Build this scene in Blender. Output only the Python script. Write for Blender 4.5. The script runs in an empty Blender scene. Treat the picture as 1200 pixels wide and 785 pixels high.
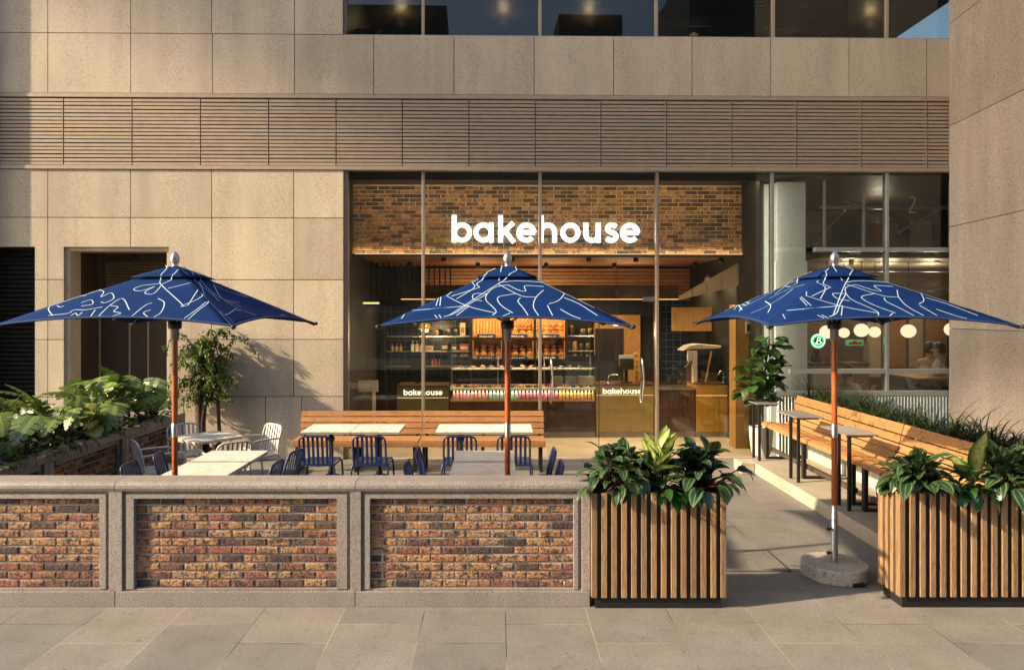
import bpy, bmesh, math, random
from mathutils import Matrix, Vector
random.seed(7)
R = math.radians
C = bpy.context.scene.collection
scene = bpy.context.scene

# ------------------------------------------------------------------ camera
E, F, CX, CY = 2.207, 850.0, 583.0, 368.0          # eye height, focal length and vanishing point in photo pixels
cam = bpy.data.cameras.new('camera'); camo = bpy.data.objects.new('camera', cam); C.objects.link(camo)
camo.location = (0, 0, E); camo.rotation_euler = (R(90), 0, 0)
cam.sensor_width = 36; cam.sensor_fit = 'HORIZONTAL'; cam.lens = 36 * F / 1200
cam.shift_x = (600 - CX) / 1200; cam.shift_y = -(392.5 - CY) / 1200
cam.clip_start = .1; cam.clip_end = 2000
scene.camera = camo

# ------------------------------------------------------------------ light
SUN_AZ, SUN_EL = 75.0, 27.0                        # azimuth of travel measured from depth axis towards +X
sd = Vector((math.sin(R(SUN_AZ)) * math.cos(R(SUN_EL)), math.cos(R(SUN_AZ)) * math.cos(R(SUN_EL)), -math.sin(R(SUN_EL))))
sun = bpy.data.lights.new('sun', 'SUN'); suno = bpy.data.objects.new('sun', sun); C.objects.link(suno)
sun.energy = 5.0; sun.angle = R(1.0); sun.color = (1, .79, .53)
suno.rotation_euler = sd.to_track_quat('-Z', 'Y').to_euler()
w = bpy.data.worlds.new('World'); scene.world = w; w.use_nodes = True
wt = w.node_tree; sky = wt.nodes.new('ShaderNodeTexSky'); sky.sky_type = 'NISHITA'; sky.sun_disc = False
sky.sun_elevation = R(SUN_EL); sky.sun_rotation = math.atan2(-sd.x, -sd.y)
sky.dust_density = 2.5
wt.links.new(sky.outputs[0], wt.nodes['Background'].inputs[0]); wt.nodes['Background'].inputs[1].default_value = .15
scene.view_settings.view_transform = 'Standard'; scene.view_settings.look = 'None'
scene.view_settings.exposure = 1.2; scene.view_settings.gamma = 1.0
scene.view_settings.use_curve_mapping = False
scene.cycles.max_bounces = 8; scene.cycles.transparent_max_bounces = 16
scene.cycles.use_denoising = True

# ------------------------------------------------------------------ coordinates
FA = math.atan(.0167); FY = 11.03                  # the facade turns by about a degree
FM = Matrix.Translation((0, FY, 0)) @ Matrix.Rotation(FA, 4, 'Z')
def P(px, py, Y): return Vector(((px - CX) / F * Y, Y, E - (py - CY) / F * Y))
def gY(py, z=0): return F * (E - z) / (py - CY)
def fu(px, d=0):
    k = (px - CX) / F
    return (k * (FY + d * math.cos(FA)) + d * math.sin(FA)) / (math.cos(FA) - k * math.sin(FA))
def fz(px, py, d=0):
    Y = FY + fu(px, d) * math.sin(FA) + d * math.cos(FA)
    return E - (py - CY) / F * Y

# ------------------------------------------------------------------ mesh helpers
class MB:
    def __init__(s, M=None): s.v = []; s.f = []; s.mi = []; s.rn = []; s.uv = []; s.sm = []; s.M = M
    def add(s, vs, fs, mi=0, rnd=0.0, uvs=None, smooth=False):
        o = len(s.v); s.v += [Vector(p) for p in vs]
        for i, f in enumerate(fs):
            s.f.append([o + k for k in f]); s.mi.append(mi); s.rn.append(rnd); s.sm.append(smooth)
            s.uv.append([uvs[k] for k in f] if uvs else None)
    def box(s, x0, x1, y0, y1, z0, z1, mi=0, rnd=None, M=None):
        vs = [(x, y, z) for z in (z0, z1) for y in (y0, y1) for x in (x0, x1)]
        if M is not None: vs = [M @ Vector(p) for p in vs]
        s.add(vs, [(0, 2, 3, 1), (4, 5, 7, 6), (0, 1, 5, 4), (2, 6, 7, 3), (0, 4, 6, 2), (1, 3, 7, 5)], mi, random.random() if rnd is None else rnd)
    def prism(s, poly, z0, z1, M=None, mi=0, rnd=0):   # poly in xy
        n = len(poly); vs = [(x, y, z0) for x, y in poly] + [(x, y, z1) for x, y in poly]
        if M is not None: vs = [M @ Vector(p) for p in vs]
        s.add(vs, [list(range(n))[::-1], list(range(n, 2 * n))] + [(i, (i + 1) % n, n + (i + 1) % n, n + i) for i in range(n)], mi, rnd)
    def tube(s, pts, r, n=8, mi=0, rnd=0, caps=True, closed=False):
        pts = [Vector(p) for p in pts]; m = len(pts); rs = r if isinstance(r, (list, tuple)) else [r] * m
        vs = []; up = None
        for i, p in enumerate(pts):
            if closed: t = pts[(i + 1) % m] - pts[i - 1]
            else: t = pts[min(i + 1, m - 1)] - pts[max(i - 1, 0)]
            t.normalize()
            if up is None:
                up = Vector((0, 0, 1)) if abs(t.z) < .9 else Vector((0, 1, 0))
            a = t.cross(up)
            if a.length < 1e-5: a = t.orthogonal()
            a.normalize(); b = a.cross(t); up = b
            for k in range(n):
                q = 2 * math.pi * k / n
                vs.append(p + (a * math.cos(q) + b * math.sin(q)) * rs[i])
        fs = []
        for i in range(m if closed else m - 1):
            j = (i + 1) % m
            for k in range(n):
                fs.append((i * n + k, i * n + (k + 1) % n, j * n + (k + 1) % n, j * n + k))
        s.add(vs, fs, mi, rnd, smooth=True)
        if caps and not closed:
            s.add(vs[:n], [list(range(n))[::-1]], mi, rnd); s.add(vs[-n:], [list(range(n))], mi, rnd)
    def lathe(s, prof, c=(0, 0, 0), n=24, mi=0, rnd=0, smooth=True, sq=None):
        vs = []; m = len(prof)
        for r, z in prof:
            for k in range(n):
                q = 2 * math.pi * k / n
                vs.append((c[0] + r * math.cos(q), c[1] + r * math.sin(q), c[2] + z))
        fs = [(i * n + k, i * n + (k + 1) % n, (i + 1) * n + (k + 1) % n, (i + 1) * n + k) for i in range(m - 1) for k in range(n)]
        s.add(vs, fs, mi, rnd, smooth=smooth)
        s.add(vs[:n], [list(range(n))[::-1]], mi, rnd); s.add(vs[-n:], [list(range(n))], mi, rnd)
    def ball(s, c, rx, ry, rz, n=12, m=8, mi=0, rnd=0, M=None, z_from=-1.0):
        a0 = math.asin(z_from); prof = []
        vs = []
        for i in range(m + 1):
            a = a0 + (math.pi / 2 - a0) * i / m
            for k in range(n):
                q = 2 * math.pi * k / n
                p = Vector((rx * max(math.cos(a), .02) * math.cos(q), ry * max(math.cos(a), .02) * math.sin(q), rz * math.sin(a)))
                if M is not None: p = M @ p
                vs.append(Vector(c) + p)
        fs = [(i * n + k, i * n + (k + 1) % n, (i + 1) * n + (k + 1) % n, (i + 1) * n + k) for i in range(m) for k in range(n)]
        s.add(vs, fs, mi, rnd, smooth=True)
        s.add(vs[:n], [list(range(n))[::-1]], mi, rnd); s.add(vs[-n:], [list(range(n))], mi, rnd)
ORG = {}
def build2(s, name, mats, parent=None, bev=0, seg=2):
    # vertices are given in world space; children share the origin of their thing
    vs = [s.M @ p for p in s.v] if s.M is not None else s.v
    if parent is None:
        xs = [p.x for p in vs]; ys = [p.y for p in vs]
        o = Vector(((min(xs) + max(xs)) / 2, (min(ys) + max(ys)) / 2, min(p.z for p in vs)))
    else: o = ORG[parent.name]
    me = bpy.data.meshes.new(name); me.from_pydata([p - o for p in vs], [], s.f)
    if not isinstance(mats, (list, tuple)): mats = [mats]
    for m in mats: me.materials.append(m)
    me.polygons.foreach_set('material_index', s.mi); me.polygons.foreach_set('use_smooth', s.sm)
    at = me.attributes.new('rnd', 'FLOAT', 'FACE'); at.data.foreach_set('value', s.rn)
    if any(u is not None for u in s.uv):
        l = me.uv_layers.new(name='UVMap'); i = 0
        for f, u in zip(s.f, s.uv):
            for k in range(len(f)):
                l.data[i].uv = u[k] if u else (0, 0); i += 1
    me.update()
    ob = bpy.data.objects.new(name, me); C.objects.link(ob)
    if parent is None: ob.location = o
    else: ob.parent = parent
    ORG[ob.name] = o
    if bev:
        b = ob.modifiers.new('bevel', 'BEVEL'); b.width = bev; b.segments = seg; b.limit_method = 'ANGLE'; b.angle_limit = R(40)
    return ob
MB.build = build2

def tag(o, label=None, cat=None, group=None, kind=None):
    if label: o['label'] = label
    if cat: o['category'] = cat
    if group: o['group'] = group
    if kind: o['kind'] = kind
    return o
def thing(name, label, cat, loc=(0, 0, 0), group=None):
    o = bpy.data.objects.new(name, None); C.objects.link(o); o.location = loc; o.empty_display_size = .1
    ORG[o.name] = Vector(loc); return tag(o, label, cat, group)
def copy_tree(o, parent=None):
    c = o.copy(); C.objects.link(c)
    if parent is not None: c.parent = parent
    for ch in list(o.children): copy_tree(ch, c)
    return c
def place(proto, first, loc, rz, label, group=None):
    o = proto if first else copy_tree(proto)
    o.location = loc; o.rotation_euler = (0, 0, rz); o['label'] = label
    if group: o['group'] = group
    return o
def cr(pts, n=6):                                   # Catmull-Rom through 2-D or 3-D points
    pts = [Vector(p) for p in pts]
    if len(pts) < 3: return pts
    q = [pts[0] * 2 - pts[1]] + pts + [pts[-1] * 2 - pts[-2]]; out = []
    for i in range(1, len(q) - 2):
        for k in range(n):
            t = k / n; a, b, c, d = q[i - 1], q[i], q[i + 1], q[i + 2]
            out.append(.5 * (2 * b + (c - a) * t + (2 * a - 5 * b + 4 * c - d) * t * t + (3 * b - a - 3 * c + d) * t ** 3))
    out.append(pts[-1]); return out

# ------------------------------------------------------------------ materials
def new(name, col=(.5, .5, .5), rough=.6, metal=0, spec=.5):
    m = bpy.data.materials.new(name); m.use_nodes = True; b = m.node_tree.nodes['Principled BSDF']
    b.inputs['Base Color'].default_value = (*col, 1); b.inputs['Roughness'].default_value = rough
    b.inputs['Metallic'].default_value = metal; b.inputs['Specular IOR Level'].default_value = spec
    return m, m.node_tree, b
def nd(nt, typ, inp=None, **kw):
    n = nt.nodes.new('ShaderNode' + typ)
    for k, v in kw.items(): setattr(n, k, v)
    for k, v in (inp or {}).items():
        if hasattr(v, 'is_output'): nt.links.new(v, n.inputs[k])
        else: n.inputs[k].default_value = v
    return n
def coords(nt, sc=(1, 1, 1), rot=(0, 0, 0), out='Object'):
    tc = nt.nodes.new('ShaderNodeTexCoord')
    return nd(nt, 'Mapping', {'Vector': tc.outputs[out], 'Scale': sc, 'Rotation': rot}).outputs[0]
def ramp(nt, fac, stops):
    r = nt.nodes.new('ShaderNodeValToRGB'); nt.links.new(fac, r.inputs[0]); el = r.color_ramp.elements
    while len(el) < len(stops): el.new(.5)
    for e, (p, c) in zip(el, stops): e.position = p; e.color = (*c, 1) if len(c) == 3 else c
    return r.outputs[0]
def mix(nt, a, b, fac, mode='MIX'):
    m = nt.nodes.new('ShaderNodeMix'); m.data_type = 'RGBA'; m.blend_type = mode
    for i, v in ((6, a), (7, b), (0, fac)):
        if hasattr(v, 'is_output'): nt.links.new(v, m.inputs[i])
        elif i == 0: m.inputs[0].default_value = v
        else: m.inputs[i].default_value = (*v, 1)
    return m.outputs[2]
def mth(nt, op, a, b=0.0, c=None):
    n = nt.nodes.new('ShaderNodeMath'); n.operation = op
    for i, v in enumerate((a, b, c)):
        if v is None: continue
        if hasattr(v, 'is_output'): nt.links.new(v, n.inputs[i])
        else: n.inputs[i].default_value = v
    return n.outputs[0]
def bump(nt, b, h, st=.3, dist=.01):
    n = nd(nt, 'Bump', {'Height': h, 'Strength': st, 'Distance': dist}); nt.links.new(n.outputs[0], b.inputs['Normal'])
def attr(nt, name='rnd'):
    n = nt.nodes.new('ShaderNodeAttribute'); n.attribute_name = name; return n.outputs['Fac']
def setc(nt, b, c): nt.links.new(c, b.inputs['Base Color'])

def granite(name, base, dark, light, scale=70, stain=.25, rough=.75):
    m, nt, b = new(name, base, rough); co = coords(nt)
    n1 = nd(nt, 'TexNoise', {'Vector': co, 'Scale': scale, 'Detail': 3.0, 'Roughness': .7}).outputs[0]
    sp = ramp(nt, n1, [(.34, dark), (.46, base), (.58, base), (.68, light)])
    n2 = nd(nt, 'TexVoronoi', {'Vector': co, 'Scale': scale * .9}).outputs[0]
    sp = mix(nt, dark, sp, ramp(nt, n2, [(.1, (.35,) * 3), (.25, (1, 1, 1))]))
    n3 = nd(nt, 'TexNoise', {'Vector': coords(nt, (.9, .9, .35)), 'Scale': 1.6, 'Detail': 6.0, 'Roughness': .65}).outputs[0]
    v = ramp(nt, n3, [(.3, (1 - stain,) * 3), (.65, (1.0,) * 3)])
    c = mix(nt, sp, v, 1.0, 'MULTIPLY')
    n6 = nd(nt, 'TexNoise', {'Vector': coords(nt, (2.6, 2.6, .22)), 'Scale': 1.3, 'Detail': 4.0, 'Roughness': .6}).outputs[0]
    c = mix(nt, c, ramp(nt, n6, [(.38, (.84, .82, .80)), (.56, (1.0,) * 3)]), .55, 'MULTIPLY')
    r = attr(nt); k = mth(nt, 'MULTIPLY_ADD', r, .24, .87)
    cc = nd(nt, 'CombineColor', {0: k, 1: k, 2: k}).outputs[0]
    c = mix(nt, c, cc, 1.0, 'MULTIPLY')
    setc(nt, b, c); bump(nt, b, n1, .15, .004); return m
M = {}
M['stone'] = granite('facade_granite', (.57, .475, .345), (.24, .19, .14), (.69, .605, .475), 80, .22)
M['pillar'] = granite('pillar_granite', (.40, .335, .275), (.15, .12, .10), (.53, .46, .39), 48, .22)
M['wallstone'] = granite('wall_granite', (.29, .255, .235), (.10, .085, .08), (.46, .41, .375), 85, .25, .6)
M['terrazzo'] = granite('terrazzo', (.52, .47, .41), (.16, .13, .11), (.62, .57, .50), 42, .15)
M['concrete'] = granite('pale_concrete', (.42, .36, .28), (.33, .28, .22), (.50, .44, .36), 30, .25)
M['joint'] = new('dark_joint', (.05, .042, .035), .9)[0]

def brickmat(name, cols, mortar=False, dark=(.035, .025, .022), sc=1.0):
    m, nt, b = new(name, rough=.9); co = coords(nt)
    r = attr(nt)
    base = ramp(nt, r, cols)
    rv = mth(nt, 'MULTIPLY', r, 37.0)
    off = nd(nt, 'CombineXYZ', {0: rv, 1: rv, 2: rv}).outputs[0]
    co2 = nd(nt, 'VectorMath', {0: co, 1: off}, operation='ADD').outputs[0]
    n = nd(nt, 'TexNoise', {'Vector': co2, 'Scale': 16.0 * sc, 'Detail': 5.0, 'Roughness': .7}).outputs[0]
    c = mix(nt, dark, base, ramp(nt, n, [(.36, (0, 0, 0)), (.5, (1, 1, 1))]))
    n2 = nd(nt, 'TexNoise', {'Vector': co2, 'Scale': 60.0, 'Detail': 3.0}).outputs[0]
    c = mix(nt, c, ramp(nt, n2, [(.3, (.6,) * 3), (.7, (1.25,) * 3)]), 1.0, 'MULTIPLY')
    pit = nd(nt, 'TexNoise', {'Vector': nd(nt, 'VectorMath', {0: co2, 1: (1.0, 1.0, 1.6)}, operation='MULTIPLY').outputs[0], 'Scale': 42.0 * sc, 'Detail': 2.0}).outputs[0]
    pf = ramp(nt, pit, [(.57, (0,) * 3), (.64, (.85,) * 3)]); c = mix(nt, c, dark, pf)
    setc(nt, b, c)
    h = mth(nt, 'SUBTRACT', mth(nt, 'ADD', n, mth(nt, 'MULTIPLY', n2, .5)), pf); bump(nt, b, h, .8, .012); return m
M['brick'] = brickmat('tumbled_brick', [(0, (.055, .042, .038)), (.16, (.13, .078, .058)), (.34, (.25, .10, .065)), (.5, (.32, .155, .08)), (.8, (.38, .215, .105)), (1, (.30, .20, .12))])
M['brick_in'] = brickmat('buff_brick', [(0, (.04, .03, .028)), (.3, (.11, .062, .042)), (.5, (.26, .135, .07)), (.75, (.34, .20, .10)), (1, (.27, .12, .065))], sc=.9)
M['mortar'] = granite('mortar', (.36, .335, .31), (.24, .22, .20), (.44, .41, .38), 60)
M['mortar_in'] = granite('buff_mortar', (.50, .38, .23), (.30, .22, .13), (.58, .46, .3), 60)

def woodmat(name, c0, c1, c2, axis='Z', rough=.5, sc=1.0, tone=.3):
    m, nt, b = new(name, rough=rough)
    s = {'X': (1.2, 14, 14), 'Y': (14, 1.2, 14), 'Z': (14, 14, 1.2)}[axis]
    co = coords(nt, tuple(v * sc for v in s)); r = attr(nt); rv = mth(nt, 'MULTIPLY', r, 53.0)
    co = nd(nt, 'VectorMath', {0: co, 1: nd(nt, 'CombineXYZ', {0: rv, 1: rv, 2: rv}).outputs[0]}, operation='ADD').outputs[0]
    n = nd(nt, 'TexNoise', {'Vector': co, 'Scale': 1.3, 'Detail': 3.0, 'Distortion': .6}).outputs[0]
    w_ = mth(nt, 'FRACT', mth(nt, 'MULTIPLY', n, 9.0))
    c = ramp(nt, w_, [(0, c0), (.25, c1), (.75, c2), (1, c1)])
    f = nd(nt, 'TexNoise', {'Vector': co, 'Scale': 12.0, 'Detail': 2.0}).outputs[0]
    c = mix(nt, c, ramp(nt, f, [(.3, (.75,) * 3), (.7, (1.1,) * 3)]), .8, 'MULTIPLY')
    k = mth(nt, 'MULTIPLY_ADD', r, tone, 1 - tone * .6)
    c = mix(nt, c, nd(nt, 'CombineColor', {0: k, 1: k, 2: k}).outputs[0], 1.0, 'MULTIPLY')
    setc(nt, b, c); bump(nt, b, f, .2, .002); return m
M['oak'] = woodmat('oak_slat', (.17, .10, .048), (.255, .152, .074), (.32, .20, .105), 'Z', .55, 1, .4)
M['bench_x'] = woodmat('teak_along', (.26, .115, .04), (.36, .17, .06), (.42, .21, .08), 'X', .5)
M['bench_y'] = woodmat('teak_deep', (.26, .115, .04), (.36, .17, .06), (.42, .21, .08), 'Y', .5)
M['polewood'] = woodmat('varnished_pole', (.28, .055, .012), (.38, .085, .02), (.44, .11, .03), 'Z', .3, 1, .1)
M['panelwood'] = woodmat('panel_wood', (.34, .17, .05), (.42, .22, .07), (.46, .25, .08), 'Z', .5, .6)
M['ceilwood'] = woodmat('ceiling_wood', (.22, .10, .04), (.30, .14, .055), (.34, .17, .07), 'X', .6, .6)

def paver():
    m, nt, b = new('paving_slab', rough=.7); tc = nt.nodes.new('ShaderNodeTexCoord')
    g = nt.nodes.new('ShaderNodeNewGeometry')
    sx = nd(nt, 'SeparateXYZ', {0: g.outputs['Position']})
    X = mth(nt, 'DIVIDE', mth(nt, 'ADD', sx.outputs[0], 60 * .6 - .0585), .6)
    ci = mth(nt, 'FLOOR', X)
    odd = mth(nt, 'MODULO', ci, 2.0)
    Y = mth(nt, 'DIVIDE', mth(nt, 'ADD', mth(nt, 'MULTIPLY', odd, .3), mth(nt, 'ADD', sx.outputs[1], 90 - 5.168)), .9)
    ri = mth(nt, 'FLOOR', Y)
    fx = mth(nt, 'ABSOLUTE', mth(nt, 'SUBTRACT', mth(nt, 'FRACT', X), .5)); fy = mth(nt, 'ABSOLUTE', mth(nt, 'SUBTRACT', mth(nt, 'FRACT', Y), .5))
    jx = mth(nt, 'GREATER_THAN', fx, .5 - .0045); jy = mth(nt, 'GREATER_THAN', fy, .5 - .0028)
    j = mth(nt, 'MAXIMUM', jx, jy)
    wn = nd(nt, 'TexWhiteNoise', {0: nd(nt, 'CombineXYZ', {0: ci, 1: ri}).outputs[0]}, noise_dimensions='2D').outputs[0]
    co = tc.outputs['Object']
    n1 = nd(nt, 'TexNoise', {'Vector': co, 'Scale': 2.2, 'Detail': 8.0, 'Roughness': .65}).outputs[0]
    n2 = nd(nt, 'TexNoise', {'Vector': co, 'Scale': 140.0, 'Detail': 3.0}).outputs[0]
    c = ramp(nt, n1, [(.25, (.160, .150, .132)), (.5, (.196, .184, .163)), (.75, (.232, .219, .195))])
    c = mix(nt, c, ramp(nt, n2, [(.3, (.75,) * 3), (.7, (1.2,) * 3)]), 1.0, 'MULTIPLY')
    c = mix(nt, c, ramp(nt, wn, [(0, (.84, .85, .86)), (1, (1.08, 1.06, 1.04))]), 1.0, 'MULTIPLY')
    n4 = nd(nt, 'TexNoise', {'Vector': co, 'Scale': 7.0, 'Detail': 6.0, 'Roughness': .75}).outputs[0]
    c = mix(nt, c, (.10, .085, .065), ramp(nt, n4, [(.54, (0,) * 3), (.72, (.55,) * 3)]))
    vo = nd(nt, 'TexVoronoi', {'Vector': co, 'Scale': 5.5}).outputs[0]
    c = mix(nt, c, (.06, .052, .042), ramp(nt, vo, [(.045, (.7,) * 3), (.07, (0,) * 3)]))
    n5 = nd(nt, 'TexNoise', {'Vector': co, 'Scale': 45.0, 'Detail': 4.0, 'Roughness': .7}).outputs[0]
    c = mix(nt, c, ramp(nt, n5, [(.35, (.82,) * 3), (.65, (1.12,) * 3)]), 1.0, 'MULTIPLY')
    n3 = nd(nt, 'TexNoise', {'Vector': co, 'Scale': 1.1}).outputs[0]
    jc = ramp(nt, n3, [(.42, (.035, .03, .024)), (.55, (.34, .29, .22))])
    c = mix(nt, c, jc, j); setc(nt, b, c)
    rr = mth(nt, 'MULTIPLY_ADD', n1, .4, .42); nt.links.new(rr, b.inputs['Roughness'])
    h = mth(nt, 'SUBTRACT', mth(nt, 'MULTIPLY', n2, .12), j); bump(nt, b, h, .5, .004); return m
M['paver'] = paver()
M['street_stone'] = granite('street_stone', (.13, .115, .10), (.06, .05, .045), (.2, .18, .16), 6, .3)

def glass(name, tint=(.93, .96, .94), refl=1.0):
    m = bpy.data.materials.new(name); m.use_nodes = True; nt = m.node_tree; nt.nodes.remove(nt.nodes['Principled BSDF'])
    t = nd(nt, 'BsdfTransparent', {0: (*tint, 1)}); g = nd(nt, 'BsdfGlossy', {'Roughness': .0, 'Color': (1, 1, 1, 1)})
    fr = nd(nt, 'Fresnel', {'IOR': 1.45}).outputs[0]
    mx = nd(nt, 'MixShader', {0: mth(nt, 'MULTIPLY', fr, refl), 1: t.outputs[0], 2: g.outputs[0]})
    nt.links.new(mx.outputs[0], nt.nodes['Material Output'].inputs[0]); return m
M['glass'] = glass('clear_glass', refl=.85)
M['glass_dark'] = glass('tinted_glass', (.55, .58, .55), 1.2)
M['glass_case'] = glass('case_glass', (.97, .98, .97), .6)

def metal(name, col, rough=.35, met=1.0, var=.1):
    m, nt, b = new(name, col, rough, met); n = nd(nt, 'TexNoise', {'Vector': coords(nt), 'Scale': 9.0, 'Detail': 5.0}).outputs[0]
    setc(nt, b, mix(nt, tuple(c * (1 - var * 2) for c in col), col, n)); nt.links.new(mth(nt, 'MULTIPLY_ADD', n, .3, rough - .12), b.inputs['Roughness']); return m
M['louvre'] = metal('louvre_bronze', (.42, .325, .23), .5, .1, .15)
M['champagne'] = metal('champagne_frame', (.42, .35, .27), .4, .6)
M['greyframe'] = metal('grey_green_frame', (.36, .38, .36), .4, .4)
M['steel'] = metal('brushed_steel', (.55, .54, .52), .3)
M['brass'] = metal('aged_brass', (.42, .30, .11), .42, .35, .25)
M['brass_gold'] = metal('gold_brass', (.62, .37, .06), .34, .4, .2)
M['brass_olive'] = metal('olive_brass', (.15, .135, .06), .45, .3, .2)
M['black'] = metal('black_metal', (.018, .017, .017), .45, .3)
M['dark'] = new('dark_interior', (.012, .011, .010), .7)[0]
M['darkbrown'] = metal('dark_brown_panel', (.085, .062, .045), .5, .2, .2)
M['navy_paint'] = metal('navy_powder_coat', (.012, .028, .115), .4, 0)
M['white_paint'] = metal('white_powder_coat', (.66, .63, .57), .4, 0, .08)
M['grey_paint'] = metal('grey_sleeve', (.20, .19, .20), .5, 0)
M['soil'] = granite('soil', (.035, .025, .018), (.012, .01, .008), (.07, .05, .035), 40)
M['palestone'] = granite('pale_column', (.62, .62, .53), (.54, .54, .46), (.68, .67, .6), 20, .12)
M['potwhite'] = granite('ribbed_pot', (.58, .52, .45), (.5, .45, .38), (.66, .6, .53), 30, .12)
M['flute'] = new('pale_fluted_panel', (.42, .47, .43), .6)[0]
M['marble_dark'] = granite('brown_marble', (.085, .042, .024), (.03, .016, .012), (.18, .10, .06), 9, .5, .35)

def marble():
    m, nt, b = new('marble_top', rough=.28)
    n = nd(nt, 'TexNoise', {'Vector': coords(nt, (1, 1.6, 1), (0, 0, .5)), 'Scale': 2.2, 'Detail': 6.0, 'Distortion': 2.5}).outputs[0]
    v = mth(nt, 'ABSOLUTE', mth(nt, 'SUBTRACT', n, .5))
    setc(nt, b, ramp(nt, v, [(0, (.55, .49, .41)), (.02, (.70, .65, .57)), (.08, (.77, .73, .66)), (1, (.80, .76, .69))])); return m
M['marble'] = marble()
M['tabletrim'] = new('table_edge', (.50, .40, .24), .5)[0]
M['greytop'] = granite('grey_table_top', (.22, .20, .18), (.15, .14, .13), (.28, .26, .24), 40, .2, .45)

def fabric():
    m, nt, b = new('navy_canvas', (.012, .032, .155), .9, 0, .08)
    b.inputs['Sheen Weight'].default_value = .0; b.inputs['Sheen Tint'].default_value = (.55, .5, .75, 1); b.inputs['Sheen Roughness'].default_value = .45
    n = nd(nt, 'TexNoise', {'Vector': coords(nt), 'Scale': 4.0, 'Detail': 4.0}).outputs[0]
    setc(nt, b, mix(nt, (.0025, .017, .078), (.004, .026, .112), n))
    wv = nd(nt, 'TexNoise', {'Vector': coords(nt), 'Scale': 420.0}).outputs[0]
    h = mth(nt, 'ADD', mth(nt, 'MULTIPLY', wv, .06), n); bump(nt, b, h, .4, .02); return m
M['canvas'] = fabric()
M['canvas_hem'] = new('canvas_hem', (.004, .020, .075), .9)[0]
M['line'] = new('printed_line', (.34, .46, .54), .85)[0]

def leafmat(name, c_lo, c_hi, pattern=None, pc=(.3, .4, .15), rough=.38, trans=.25):
    m, nt, b = new(name, rough=rough); r = attr(nt)
    c = mix(nt, c_lo, c_hi, r)
    uv = nt.nodes.new('ShaderNodeTexCoord').outputs['UV']; s = nd(nt, 'SeparateXYZ', {0: uv})
    t, sx = s.outputs[0], mth(nt, 'ABSOLUTE', mth(nt, 'MULTIPLY_ADD', s.outputs[1], 2.0, -1.0))
    mid = mth(nt, 'LESS_THAN', sx, .05)
    if pattern == 'calathea':     # pale ring inside the margin, pale midrib, feathered veins
        ring = mth(nt, 'LESS_THAN', mth(nt, 'ABSOLUTE', mth(nt, 'SUBTRACT', sx, .70)), .07)
        v = mth(nt, 'FRACT', mth(nt, 'MULTIPLY', mth(nt, 'SUBTRACT', t, mth(nt, 'MULTIPLY', sx, .16)), 11.0))
        v = mth(nt, 'MULTIPLY', mth(nt, 'LESS_THAN', v, .2), .45)
        f = mth(nt, 'MAXIMUM', mth(nt, 'MAXIMUM', ring, mid), v)
        c = mix(nt, c, pc, mth(nt, 'MULTIPLY', f, .75))
    elif pattern == 'pale':       # pale heart, green margin
        f = ramp(nt, sx, [(.35, (.9,) * 3), (.85, (.0,) * 3)])
        n = nd(nt, 'TexNoise', {'Vector': uv, 'Scale': 9.0, 'Detail': 4.0}).outputs[0]
        f = mth(nt, 'MULTIPLY', f, ramp(nt, n, [(.35, (.35,) * 3), (.6, (1,) * 3)]))
        c = mix(nt, c, pc, f)
    else:
        c = mix(nt, c, pc, mth(nt, 'MULTIPLY', mid, .6))
        v = mth(nt, 'FRACT', mth(nt, 'MULTIPLY', mth(nt, 'SUBTRACT', t, mth(nt, 'MULTIPLY', sx, .25)), 8.0))
        c = mix(nt, c, pc, mth(nt, 'MULTIPLY', mth(nt, 'LESS_THAN', v, .1), .3))
    setc(nt, b, c)
    tr = nd(nt, 'BsdfTranslucent'); nt.links.new(c, tr.inputs[0])
    mx = nd(nt, 'MixShader', {0: trans, 1: b.outputs[0], 2: tr.outputs[0]})
    nt.links.new(mx.outputs[0], nt.nodes['Material Output'].inputs[0]); return m
M['monstera'] = leafmat('monstera_leaf', (.045, .10, .010), (.14, .205, .028), None, (.2, .26, .06))
M['pothos'] = leafmat('pale_leaf', (.13, .19, .03), (.22, .27, .05), 'pale', (.42, .42, .14))
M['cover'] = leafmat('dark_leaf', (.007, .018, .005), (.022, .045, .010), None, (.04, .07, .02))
M['calathea'] = leafmat('striped_leaf', (.006, .022, .009), (.018, .048, .016), 'calathea', (.15, .23, .09), .34, .12)
M['dieff'] = leafmat('variegated_leaf', (.05, .11, .012), (.10, .18, .025), 'pale', (.52, .54, .20), .35)
M['philo'] = leafmat('glossy_leaf', (.012, .06, .008), (.03, .10, .015), None, (.05, .13, .03), .3)
M['fig'] = leafmat('fig_leaf', (.018, .055, .010), (.05, .11, .02), None, (.11, .17, .05), .35)
M['treeleaf'] = leafmat('small_leaf', (.045, .085, .012), (.12, .18, .03), None, (.12, .18, .05), .5, .35)
M['grass'] = leafmat('blade_leaf', (.007, .018, .004), (.032, .062, .010), None, (.05, .07, .02), .5)
M['maroon'] = new('maroon_underleaf', (.04, .008, .014), .5)[0]
M['bark'] = woodmat('bark', (.05, .03, .018), (.09, .055, .03), (.12, .08, .045), 'Z', .9)

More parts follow.
